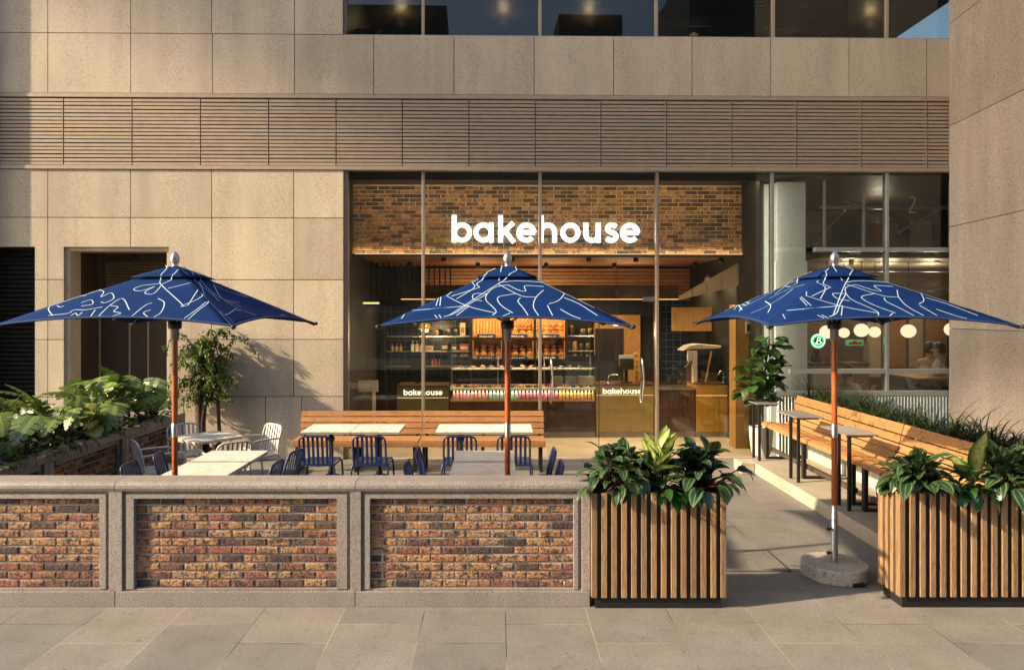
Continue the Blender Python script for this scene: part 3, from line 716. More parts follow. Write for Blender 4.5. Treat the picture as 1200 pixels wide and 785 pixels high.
# pastry display case
dc = thing('display_case', 'long glass pastry case with bottles below on brown stone base', 'display case', FM @ Vector((fu(527, CD), CD, 0)))
a, b = fu(527.5, CD), fu(697.5, CD)
m = MB(FM); m.box(a, b, CD + .03, CD + .7, .012, .115); m.build('plinth', M['concrete'], dc)
m = MB(FM)
for i in range(3): m.box(a + (b - a) * i / 3 + .003, a + (b - a) * (i + 1) / 3 - .003, CD, CD + .7, .116, zc_(470.5))
m.build('stone_base', M['marble_dark'], dc)
zsh = zc_(468.2)
m = MB(FM); m.box(a, b, CD - .02, CD + .7, zc_(470.2), zsh); m.build('bottle_shelf', M['panelwood'], dc)
m = MB(FM); m.box(a, b, CD + .16, CD + .2, zsh + .001, zc_(457)); m.build('bottle_recess', M['dark'], dc)
ztr = zc_(454.5)
m = MB(FM); m.box(a, b, CD - .03, CD + .7, zc_(457), ztr); m.build('lower_tray', M['cream'], dc)
zmid = zc_(432.5); zcap = zc_(418)
m = MB(FM); m.box(a + .03, b - .03, CD + .12, CD + .55, zc_(434), zmid); m.build('middle_shelf', M['cream'], dc)
m = MB(FM); m.box(a, b, CD + .05, CD + .5, zc_(418), zc_(416.5)); m.build('top_shelf', M['glass_case'], dc)
m = MB(FM)
for (x0, x1) in ((a, a + .006), (b - .006, b)): m.box(x0, x1, CD - .015, CD + .6, ztr + .002, zc_(416))
m.box(a + .007, b - .007, CD - .02, CD - .014, ztr + .002, zc_(431)); m.box(a + .007, b - .007, CD + .10, CD + .106, zmid + .002, zc_(417)); m.build('case_glass', M['glass_case'], dc)
m = MB(FM)
for i in range(4):
    x = a + (b - a) * i / 3; m.box(x - .012, x + .012, CD + .6, CD + .63, ztr + .002, zc_(416))
m.box(a, b, CD - .024, CD - .008, zc_(431.0), zc_(429.8)); m.build('case_frame', M['steel'], dc)
# grey packets at the back of the case
for q0, q1, mt in ((648, 660, 'cream'), (662, 676, 'steel'), (678, 695, 'cream')):
    for k in range(2):
        m = MB(FM); z0 = ztr + .002 + k * .085; m.box(fu(q0, CD + .4) + .005, fu(q1, CD + .4) - .005, CD + .4, CD + .55, z0, z0 + .08)
        tag(m.build('paper_box', M[mt], bev=.006), ('lower' if k == 0 else 'upper') + {648: ' cream carton of the left stack in the pastry case', 662: ' grey carton of the middle stack in the pastry case', 678: ' cream carton of the right stack in the pastry case'}[q0], 'box', 'cartons in the pastry case')
# bottles in coloured rows
def bottle(proto_mats, key):
    o = thing('juice_bottle', '', 'bottle')
    m = MB(); m.lathe([(.024, 0), (.029, .008), (.029, .105), (.022, .125), (.013, .135)], n=12); m.build('bottle_body', M[key], o)
    m = MB(); m.lathe([(.016, .1355), (.016, .155), (.013, .158)], n=12); m.build('bottle_cap', M['cap_white'], o)
    return o
nB = 39; stp = (b - a - .03) / nB
plans = (('bottle_pink', 0, 10, 'salmon pink juice bottle in the left run below the pastry case'), ('bottle_mint', 10, 18, 'mint green juice bottle in the run below the pastry case'),
         ('bottle_rose', 18, 29, 'rose pink juice bottle in the middle run below the pastry case'), ('bottle_orange', 29, 39, 'orange yellow juice bottle in the right run below the pastry case'))
for key, i0, i1, lab in plans:
    pr_ = bottle(None, key)
    for i in range(i0, i1): place(pr_, i == i0, FM @ Vector((a + .03 + stp * (i + .5), CD + .04, zsh + .001)), random.random() * 6, lab, lab.split(' juice')[0] + ' bottles under the pastry case')
# pastries: several shapes, each one a thing
def pastry(x, d, z, s, key, kind, lab, grp):
    m = MB(FM @ Matrix.Translation((x, d, z)) @ Matrix.Rotation(random.random() * 3, 4, 'Z'))
    if kind == 'croissant':
        pts = [(s * math.cos(q), s * .8 * math.sin(q) - s * .4, s * .35) for q in [math.pi * k / 8 for k in range(9)]]
        m.tube(pts, [s * .12, s * .26, s * .34, s * .42, s * .46, s * .42, s * .34, s * .26, s * .12], 8)
        for k in range(1, 8): m.tube([Vector(pts[k]) + Vector((0, 0, -.001)), Vector(pts[k]) + Vector((.006, 0, 0))], s * .44, 8)
    else:
        m.lathe([(s * .6, 0), (s * .95, s * .18), (s, s * .5), (s * .7, s * .85), (s * .1, s)], n=12)
        for k in range(3): m.tube([(-s * .6, (k - 1) * s * .45, s * .72), (0, (k - 1) * s * .5, s * .98), (s * .6, (k - 1) * s * .45, s * .72)], s * .09, 6)
    return tag(m.build(kind, M[key]), lab, 'pastry', grp)
for i in range(15):
    x = fu(536 + i * 10.6 + random.uniform(-2, 2), CD + .1); k = random.choice(('croissant', 'bun'))
    pastry(x, CD + .12 + random.uniform(0, .1), ztr + .002, random.uniform(.045, .062), random.choice(('pastry', 'bread', 'pastry_red')), k, 'golden %s on the lower tray of the pastry case' % k, k + 's on the lower tray')
for i in range(13):
    x = fu(541 + i * 11.6 + random.uniform(-2, 2), CD + .25); k = random.choice(('croissant', 'bun'))
    pastry(x, CD + .25 + random.uniform(0, .1), zmid + .003, random.uniform(.04, .055), random.choice(('bread', 'bread_dark', 'pastry')), k, 'browned %s on the upper shelf of the pastry case' % k, k + 's on the upper shelf')
for i, q in enumerate((546, 573, 590, 600, 619, 628, 650, 672, 681, 693)):
    m = MB(FM); x = fu(q, CD + .04); m.box(x - .035, x + .035, CD + .035, CD + .04, ztr + .004, ztr + .05, M=None); tag(m.build('price_tag', M['tag_blue']), 'small blue price card on the lower tray of the pastry case', 'price card', 'price cards on the lower tray')
for i, q in enumerate((546, 572, 600, 617, 630, 652, 660, 680)):
    m = MB(FM); x = fu(q, CD + .14); m.box(x - .03, x + .03, CD + .135, CD + .14, zmid + .003, zmid + .04); tag(m.build('price_tag', M['tag_blue']), 'small blue price card on the upper shelf of the pastry case', 'price card', 'price cards on the upper shelf')

c = FM @ Vector(((a + b) / 2, CD - .012, zc_(458.2))); area('bottle_light', c, (R(40), 0, FA), b - a - .1, .012, 1.8, (1, .8, .58))
c = FM @ Vector(((a + b) / 2, CD + .12, zc_(417.5))); area('case_light', c, (R(-10), 0, FA), b - a - .1, .02, 9, (1, .8, .55))
c = FM @ Vector((fu(608, 3.2), 3.1, 2.62)); area('rack_light', c, (R(38), 0, FA), 2.0, .06, 30, (1, .62, .28))
for q_ in (500, 735, 792, 840):
    spot('counter_beam', fu(q_, .9), .75, 3.1, 75, 70)
# bread crates on the back wall
BDp = 3.55
grp = 'wooden bread crates behind the pastry case'
cols = ((553, 589, 'left'), (590.5, 626, 'middle'), (627.5, 663, 'right'))
rows = ((391, 371, 'top'), (416, 396, 'bottom'))
rack = thing('bread_rack', 'dark rack holding six wooden bread crates behind the pastry case', 'rack', FM @ Vector((fu(552, BDp), BDp, 0)))
m = MB(FM)
for q in (552, 589.7, 626.7, 664): m.box(fu(q, BDp) - .012, fu(q, BDp) + .012, BDp - .02, BDp + .4, .01, 2.4)
m.build('upright', M['black'], rack)
for py in (397, 422): 
    m = MB(FM); m.box(fu(552, BDp), fu(664, BDp), BDp + .0, BDp + .4, fz(600, py, BDp), fz(600, py - 1.2, BDp)); m.build('rack_shelf', M['black'], rack)
    for q0, q1, _ in cols:
        m = MB(FM); m.box(fu(q0 + 6, BDp), fu(q1 - 8, BDp), BDp - .03, BDp - .01, fz(600, py - .3, BDp), fz(600, py - 5.5, BDp)); sgp = m.build('name_board', M['navy_sign'], rack)
        m = MB(FM); uu = fu(q0 + 9, BDp); zz = fz(600, py - 2.9, BDp)
        x = uu
        while x < fu(q1 - 12, BDp):
            m.box(x, x + random.uniform(.015, .04), BDp - .034, BDp - .031, zz - .012, zz + random.uniform(.004, .014)); x += random.uniform(.035, .055)
        m.build('board_writing', M['cap_white'], sgp)
for q0, q1, cn in cols:
    for p0, p1, rname in rows:
        x0, x1 = fu(q0, BDp) + .015, fu(q1, BDp) - .015; z0, z1 = fz(600, p0 + 5, BDp) + .01, fz(600, p1, BDp)
        o = thing('bread_crate', '%s row wooden crate of loaves, %s column behind the pastry case' % (rname, cn), 'crate', FM @ Vector((x0, BDp, z0)), grp)
        m = MB(FM); m.box(x0, x1, BDp + .35, BDp + .37, z0, z1); m.box(x0, x0 + .015, BDp, BDp + .349, z0, z1 - .05); m.box(x1 - .015, x1, BDp, BDp + .349, z0, z1 - .05); m.box(x0 + .016, x1 - .016, BDp, BDp + .015, z0, z0 + .09); m.box(x0 + .016, x1 - .016, BDp + .016, BDp + .349, z0, z0 + .02); m.build('crate_box', M['crate_wood'], o)
        if rname == 'top' and cn == 'left':
            for k in range(9):
                x = x0 + .04 + k * (x1 - x0 - .08) / 8; m = MB(FM); z = z0 + .06
                m.tube([(x, BDp + .05, z), (x + random.uniform(-.01, .01), BDp + .10, z + .12), (x, BDp + .16, z + .27)], [.02, .03, .018], 8)
                tag(m.build('baguette', M['bread']), 'upright baguette in the top left wooden crate', 'bread', 'baguettes in the top left crate')
        else:
            for k in range(4):
                for j in range(3):
                    x = x0 + .065 + k * (x1 - x0 - .13) / 3; m = MB(FM); rad = (x1 - x0) / 9.0
                    m.ball((x, BDp + .08 + j * .07, z0 + .09 + j * .075), rad, rad * .9, rad * .72, 10, 6, z_from=-.9)
                    m.tube([(x - rad * .5, BDp + .06 + j * .07 - rad * .5, z0 + .09 + j * .075 + rad * .35), (x + rad * .5, BDp + .06 + j * .07 - rad * .4, z0 + .09 + j * .075 + rad * .5)], rad * .1, 5)
                    tag(m.build('loaf', M[random.choice(('bread', 'bread', 'bread_dark', 'pastry'))]), 'round crusty loaf in the %s %s wooden crate' % (rname, cn), 'bread', 'loaves in the %s %s crate' % (rname, cn))
# shelving with jars on either side of the crates
def shelving(name, label, q0, q1, pys, items, d=3.6):
    o = thing(name, label, 'shelf', FM @ Vector((fu(q0, d), d, 0)))
    for py in pys:
        m = MB(FM); m.box(fu(q0, d), fu(q1, d), d, d + .3, fz(600, py, d), fz(600, py - 1.3, d)); m.build('shelf_board', M['steel'], o)
    m = MB(FM)
    for q in (q0, q1): m.box(fu(q, d) - .01, fu(q, d) + .01, d + .0, d + .31, .01, fz(600, pys[0] - 12, d))
    m.build('upright', M['black'], o)
    for (q, row, wd, hh, mat, nm, lab) in items:
        x = fu(q, d); z = fz(600, pys[row] - 1.3, d) + .001
        t = thing(nm, lab, nm.split('_')[-1], FM @ Vector((x, d + .1, z)))
        if 'jar' in nm:
            m = MB(FM); m.lathe([(wd * .9, 0), (wd, .01), (wd, hh * .8), (wd * .7, hh * .88)], (x, d + .1, z), 12); m.build('jar_body', M[mat], t)
            m = MB(FM); m.lathe([(wd * .75, hh * .885), (wd * .75, hh), (wd * .6, hh + .003)], (x, d + .1, z), 12); m.build('jar_lid', M['jar_amber' if mat == 'jar_dark' else 'cap_white'], t)
        elif 'bottle' in nm:
            m = MB(FM); m.lathe([(wd, 0), (wd, hh * .6), (wd * .4, hh * .75), (wd * .35, hh * .92)], (x, d + .1, z), 10); m.build('bottle_body', M[mat], t)
            m = MB(FM); m.lathe([(wd * .42, hh * .921), (wd * .42, hh)], (x, d + .1, z), 10); m.build('bottle_cap', M['cap_white'], t)
        else:
            m = MB(FM); m.box(x - wd, x + wd, d + .04, d + .18, z, z + hh); m.build('box_body', M[mat], t, bev=.004)
            m = MB(FM); m.box(x - wd * .7, x + wd * .7, d + .036, d + .0385, z + hh * .25, z + hh * .65); m.build('box_label', M['box_cream' if mat != 'box_cream' else 'jar_amber'], t)
shelving('wall_shelf', 'steel shelves of jars and packets left of the bread crates', 452, 551, (395, 412.5, 430), [
    (524, 0, .06, .13, 'jar_dark', 'storage_jar', 'left dark jar on the top shelf left of the crates'), (533.5, 0, .06, .13, 'jar_dark', 'storage_jar', 'right dark jar on the top shelf left of the crates'),
    (542, 0, .055, .26, 'box_cream', 'tall_box', 'tall cream packet on the top shelf left of the crates'), (511, 0, .05, .1, 'jar_amber', 'storage_jar', 'small amber jar under the dome lamp on the top shelf'),
    (502, 1, .09, .1, 'box_cream', 'wide_box', 'wide cream box on the second shelf behind the mullion'), (521, 1, .075, .16, 'jar_dark', 'gift_box', 'black packet with yellow label on the second shelf'), (532, 1, .06, .13, 'navy_box', 'gift_box', 'navy packet on the second shelf left of the crates'),
    (544, 1, .10, .14, 'box_red', 'gift_box', 'red packet at the right end of the second shelf'), (483, 1, .04, .2, 'box_cream', 'glass_bottle', 'left cream bottle on the second shelf'), (488, 1, .04, .2, 'box_cream', 'glass_bottle', 'right cream bottle on the second shelf'), (493, 1, .035, .14, 'box_cream', 'glass_bottle', 'short cream bottle by the mullion on the second shelf'),
    (459, 1, .03, .14, 'jar_amber', 'glass_bottle', 'first amber bottle at the dim left end of the second shelf'), (464, 1, .03, .14, 'jar_amber', 'glass_bottle', 'second amber bottle at the dim left end of the second shelf'), (469, 1, .03, .14, 'jar_amber', 'glass_bottle', 'third amber bottle at the dim left end of the second shelf'),
    (506, 2, .025, .13, 'box_red', 'sauce_bottle', 'first red sauce bottle on the lowest shelf'), (510, 2, .025, .13, 'box_red', 'sauce_bottle', 'second red sauce bottle on the lowest shelf'), (514, 2, .025, .13, 'box_red', 'sauce_bottle', 'third red sauce bottle on the lowest shelf')])
shelving('wall_shelf', 'steel shelves of dark jars between bread crates and doorway', 665, 696, (394.5, 412, 432), [
    (670, 0, .06, .2, 'jar_dark', 'storage_jar', 'tall dark jar on the top shelf beside the doorway'), (684, 0, .07, .13, 'jar_dark', 'storage_jar', 'left dark jar on the top shelf beside the doorway'), (692, 0, .06, .14, 'jar_dark', 'storage_jar', 'right dark jar on the top shelf beside the doorway'),
    (667.5, 1, .05, .17, 'jar_dark', 'storage_jar', 'leftmost dark jar on the middle shelf beside the doorway'), (674, 1, .06, .18, 'jar_amber', 'storage_jar', 'amber jar on the middle shelf beside the doorway'), (682, 1, .05, .14, 'jar_dark', 'storage_jar', 'dark jar right of the amber jar beside the doorway'), (690, 1, .075, .14, 'jar_dark', 'storage_jar', 'wide dark jar at the right end of the middle shelf beside the doorway')])
# till, screen, pendant lamps, coffee machine
ct = zc_(452) + .03
o = thing('till_screen', 'black point of sale screen on the pale brass counter', 'screen', FM @ Vector((fu(734, CD + .2), CD + .2, ct)))
m = MB(FM); x = fu(734, CD + .2); m.box(x - .03, x + .03, CD + .2, CD + .24, ct, ct + .28); m.box(x - .1, x + .1, CD + .15, CD + .33, ct, ct + .015); m.build('screen_stand', M['black'], o)
m = MB(FM); m.box(x - .13, x + .13, CD + .17, CD + .19, ct + .24, ct + .44); m.build('screen_panel', M['jar_dark'], o)
m = MB(FM); m.box(x - .13, x + .13, CD + .21, CD + .24, ct + .30, ct + .50); m.build('rear_screen', M['beige_shirt'], o)
o = thing('till_screen', 'black till screen on the olive brass counter by the mullion', 'screen', FM @ Vector((fu(489, CD + .2), CD + .2, ct)))
m = MB(FM); x = fu(489, CD + .2); m.box(x - .04, x + .04, CD + .2, CD + .25, ct, ct + .3); m.build('screen_stand', M['black'], o)
m = MB(FM); m.box(x - .12, x + .12, CD + .17, CD + .19, ct + .22, ct + .46); m.build('screen_panel', M['jar_dark'], o)
m = MB(FM); x = fu(713, CD + .25); m.tube(cr([(x, CD + .25, ct), (x, CD + .25, ct + .09), (x + .04, CD + .24, ct + .14), (x + .16, CD + .2, ct + .15)], 5), .014, 8); m.lathe([(.04, 0), (.03, .02)], (x, CD + .25, ct), 10)
tag(m.build('tap', M['steel']), 'curved steel tap on the pale brass counter', 'tap')
m = MB(FM); x = fu(746, CD + .4); m.tube([(x, CD + .4, ct), (x, CD + .4, ct + .55)], .02, 8)
for k in range(5): m.box(x - .05, x + .05, CD + .36, CD + .44, ct + .1 + k * .1, ct + .13 + k * .1)
tag(m.build('cup_stand', M['brass_gold']), 'slim brass cup stand beside the till screen', 'stand')
for q, py, lab, mat, gl in ((498, 386, 'brass dome pendant lamp over the olive counter', 'brass_gold', 1), (722, 382, 'clear glass pendant lamp before the dark doorway', 'cream', 0)):
    d = 2.2; x = fu(q, d); z = fz(q, py, d)
    o = thing('pendant_lamp', lab, 'lamp', FM @ Vector((x, d, z)))
    m = MB(FM); prof = [(.135, 0), (.125, .05), (.09, .10), (.03, .125)]
    vs = []; 
    m.lathe([(.125, .002)] + prof, (x, d, z), 20); m.build('lamp_shade', M[mat] if gl else M['glass_case'], o)
    m = MB(FM); m.tube([(x, d, z + .125), (x, d, 3.2)], .006, 6); m.build('lamp_cord', M['black'], o)
    m = MB(FM); m.ball((x, d - .0, z - .01 if gl else z + .05), .07, .07, .045, 12, 8); m.build('lamp_bulb', M['lamp_glow'], o)
    pt('pendant_light', FM @ Vector((x, d - .12, z - .1)), 18, WARM, .06)
o = thing('espresso_machine', 'white and steel espresso machine on the gold brass counter', 'coffee machine', FM @ Vector((fu(825, CD + .1), CD + .1, ct)))
q = CD + .12
m = MB(FM); m.box(fu(812, q), fu(842, q), q + .1, q + .45, ct + .02, ct + .5); m.build('machine_body', M['jar_dark'], o, bev=.02)
m = MB(FM); m.prism([(fu(800, q), 0), (fu(808, q), .09), (fu(820, q), .12), (fu(846, q), .09), (fu(845, q), .04), (fu(812, q), .03)], 0, .4, M=Matrix.Translation((0, q + .02, ct + .58)) @ Matrix(((1, 0, 0, 0), (0, 0, 1, 0), (0, 1, 0, 0), (0, 0, 0, 1))))
m.build('machine_hood', M['cream'], o, bev=.01)
m = MB(FM); m.box(fu(812, q), fu(817.5, q), q + .0, q + .09, ct, ct + .58); m.box(fu(806, q), fu(811.9, q), q + .0, q + .06, ct + .40, ct + .58); m.build('side_pillar', M['cream'], o, bev=.01)
m = MB(FM); m.tube([(fu(802, q), q - .04, ct + .30), (fu(810, q), q + .04, ct + .36)], .016, 8); m.lathe([(.04, 0), (.04, .04)], (fu(809, q), q + .03, ct + .36), 12); m.build('filter_holder', M['steel'], o)
m = MB(FM); m.tube([(fu(826.5, q), q - .02, ct + .02), (fu(833.5, q), q - .03, ct + .58)], .018, 8); m.build('lever', M['panelwood'], o)
m = MB(FM); x = fu(848, CD + .1); m.tube(cr([(x, CD + .1, ct), (x, CD + .1, ct + .18), (x - .06, CD + .08, ct + .22), (x - .1, CD + .07, ct + .16)], 5), .014, 8); m.tube([(x - .04, CD + .1, ct + .1), (x + .1, CD + .1, ct + .12)], .01, 8); m.lathe([(.035, 0), (.03, .03)], (x, CD + .1, ct), 10)
tag(m.build('tap', M['steel']), 'double steel tap at the right end of the gold counter', 'tap')
o = thing('wall_cupboard', 'row of timber wall cupboards above the espresso machine', 'cupboard', FM @ Vector((fu(792, 2.7), 2.7, 1.9)))
m = MB(FM)
for i in range(3):
    qa, qb = 792 + i * 21, 813 + i * 21; m.box(fu(qa, 2.7) + .003, fu(qb, 2.7) - .003, 2.7, 3.05, fz(800, 388, 2.7), fz(800, 360, 2.7))
m.build('cupboard_door', M['panelwood'], o)
m = MB(FM); m.box(fu(793, 2.7), fu(856, 2.7), 3.051, 3.1, fz(800, 388, 2.7), fz(800, 360, 2.7)); m.build('cupboard_back', M['dark'], o)
o = thing('poster_box', 'small lit notice on the timber post by the pale column', 'sign', FM @ Vector((fu(876, .7), .7, 1.9)))
m = MB(FM); m.box(fu(875, .7), fu(882, .7), .72, .748, fz(878, 391, .7), fz(878, 377, .7)); m.build('notice_panel', M['cream'], o)
m = MB(FM); m.box(fu(876, .7), fu(881, .7), .714, .7195, fz(878, 388, .7), fz(878, 380, .7)); m.build('notice_text', M['jar_dark'], o)
m = MB(FM); m.box(fu(411, 1.6), fu(443, 1.6), 1.6, 1.64, fz(420, 459, 1.6), fz(420, 446, 1.6)); m.box(fu(414, 1.6), fu(418, 1.6), 1.605, 1.635, .01, fz(420, 459, 1.6)); m.box(fu(436, 1.6), fu(440, 1.6), 1.605, 1.635, .01, fz(420, 459, 1.6))
tag(m.build('notice_stand', M['cream']), 'pale board on legs in the dark left corner of the shop', 'board')

# ================================================================== OTHER TENANT
for q, py, r, d in ((969, 389, .12, 1.2), (989, 390, .095, 1.9), (1009.5, 387, .12, 1.2), (1025, 389, .10, 1.6), (1064.5, 388, .12, 1.2), (1115.5, 386, .12, 1.2)):
    x = fu(q, d); z = fz(q, py, d)
    o = thing('globe_lamp', {969: 'glowing globe lamp directly right of the green neon sign', 989: 'small globe lamp half hidden by the right umbrella pole', 1009.5: 'large globe lamp just right of the right umbrella pole', 1025: 'small globe lamp left of the tall grey mullion', 1064.5: 'lone globe lamp between the grey mullion and the pillar', 1115.5: 'globe lamp cut off by the edge of the granite pillar'}[q], 'lamp', FM @ Vector((x, d, z - r)), 'globe lamps in the neighbouring cafe')
    m = MB(FM); m.ball((x, d, z), r, r, r * .94, 20, 14); m.build('lamp_globe', M['globe_glow'], o)
    m = MB(FM); m.tube([(x, d, z + r * .93), (x, d, 3.1)], .006, 6); m.build('lamp_cord', M['black'], o)
for q in (995, 1040, 1090): pt('tenant_light', FM @ Vector((fu(q, 2.3), 2.3, 2.7)), 20, (1, .72, .42), .12)
area('column_fill', FM @ Vector((fu(898, .2), .19, 2.2)), (R(90), 0, R(-60)), .06, 4.0, 5, (1, .93, .8))  # no fitting here, strip added to brighten the pale column
# round green neon emblem
d = 1.0; cx, cz, rr = fu(959, d), fz(959, 399.5, d), .118
o = thing('neon_sign', 'round green glowing emblem with a white looping letter in the cafe window', 'sign', FM @ Vector((cx, d, cz - rr)))
m = MB(FM @ Matrix.Translation((cx, 0, cz)))
n = 32; pts = [(rr * math.cos(2 * math.pi * k / n), rr * math.sin(2 * math.pi * k / n)) for k in range(n)]
m.add([(x, d, z) for x, z in pts] + [(x, d + .03, z) for x, z in pts], [list(range(n)), list(range(n, 2 * n))[::-1]] + [(k, n + k, n + (k + 1) % n, (k + 1) % n) for k in range(n)])
m.build('sign_disc', M['green_glow'], o)
m = MB(FM @ Matrix.Translation((cx, 0, cz)))
pts = [(rr * .62 * math.cos(2 * math.pi * k / n), rr * .62 * math.sin(2 * math.pi * k / n)) for k in range(n)]
m.add([(x, d - .004, z) for x, z in pts] + [(x, d - .001, z) for x, z in pts], [list(range(n)), list(range(n, 2 * n))[::-1]] + [(k, n + k, n + (k + 1) % n, (k + 1) % n) for k in range(n)])
m.build('sign_centre', M['greenwall'], o)
m = MB(FM @ Matrix.Translation((cx, 0, cz)))
ribbon(m, cr([(-.03, -.045), (-.022, .0), (-.012, .05), (.02, .055), (.032, .03), (.0, .005), (.035, -.005), (.042, -.035), (.01, -.052), (-.035, -.045), (-.055, -.03)], 5), .014, d - .009, d - .0045)
ribbon(m, arc(0, 0, rr * .94, 0, 360, 36), .010, d - .006, d - .001)
for k in range(14):
    if k in (0, 7): continue
    q_ = 2 * math.pi * k / 14; ribbon(m, [(rr * .72 * math.cos(q_), rr * .72 * math.sin(q_)), (rr * .86 * math.cos(q_), rr * .86 * math.sin(q_))], .014, d - .006, d - .001)
m.build('sign_lettering', M['white_glow'], o)
m = MB(FM)
for i in range(5): m.box(fu(995 + i * 3, 2.6), fu(997.4 + i * 3, 2.6), 2.58, 2.6, fz(1000, 404, 2.6), fz(1000, 401 - (i % 3), 2.6), 1)
m.box(fu(992, 2.6), fu(1012, 2.6), 2.601, 2.63, fz(1000, 405, 2.6), fz(1000, 398, 2.6)); tag(m.build('menu_screen', [M['menu_glow'], M['box_red']]), 'green lit menu screen above the cafe bar', 'screen')
m = MB(FM); m.box(fu(1012, 2.0), fu(1019, 2.0), 2.0, 2.02, fz(1015, 425, 2), fz(1015, 400, 2)); tag(m.build('menu_board', M['box_cream']), 'tall cream menu board beside the green screen', 'menu')
o = thing('bar_counter', 'timber fronted cafe bar below the green neon sign', 'counter', FM @ Vector((fu(950, 1.4), 1.4, zf)))
m = MB(FM); m.box(fu(950, 1.4), fu(1018, 1.4), 1.4, 1.9, zf, fz(980, 428, 1.4)); m.build('bar_front', M['panelwood'], o)
m = MB(FM); m.box(fu(949, 1.4), fu(1019, 1.4), 1.37, 1.95, fz(980, 428, 1.4) + .001, fz(980, 425.5, 1.4)); m.build('bar_top', M['marble_dark'], o)
zb_ = fz(980, 425.5, 1.4) + .001
m = MB(FM); m.box(fu(968, 1.5), fu(974.5, 1.5), 1.5, 1.52, zb_, zb_ + .12); tag(m.build('menu_card', M['box_red']), 'small orange red card standing on the cafe bar', 'card')
o = thing('coffee_grinder', 'black grinder standing on the cafe bar', 'grinder', FM @ Vector((fu(959, 1.6), 1.6, zb_)))
m = MB(FM); x = fu(959, 1.6); m.box(x - .07, x + .07, 1.6, 1.75, zb_, zb_ + .12); m.build('grinder_body', M['black'], o, bev=.01)
m = MB(FM); m.lathe([(.03, .121), (.06, .2), (.055, .21)], (x, 1.67, zb_), 12); m.build('hopper', M['jar_dark'], o)
# tube modelling a reflection in the glass shaped like a 2, and ceiling track lamps
d = .5; m = MB(FM)
m.tube(cr([(fu(1066, d), d, fz(1066, 232, d)), (fu(1070, d), d, fz(1070, 231, d)), (fu(1072, d), d, fz(1072, 236, d)), (fu(1066, d), d, fz(1066, 248, d)), (fu(1073, d), d, fz(1073, 249, d))], 5), .012, 8)
tag(m.build('reflected_figure', M['cream']), 'thin pale tube modelled for a reflection like a 2 on the upper right glass', 'number')
for q, py, lab in ((1000, 296, 'white track lamp just right of the right umbrella finial'), (1100, 292, 'white cylinder track lamp next to the granite pillar')):
    d = 1.0; o = thing('track_lamp', lab, 'lamp', FM @ Vector((fu(q, d), d, fz(q, py + 16, d))))
    m = MB(FM); m.box(fu(q - 4, d), fu(q + 9, d), d, d + .03, fz(q, py + 2, d), fz(q, py, d)); m.build('lamp_arm', M['cap_white'], o)
    m = MB(FM); x = fu(q - 2, d); m.lathe([(.035, 0), (.04, .02), (.04, .16), (.03, .18)], (x, d + .02, fz(q, py + 2, d) - .185), 12); m.build('lamp_head', M['cap_white'], o)
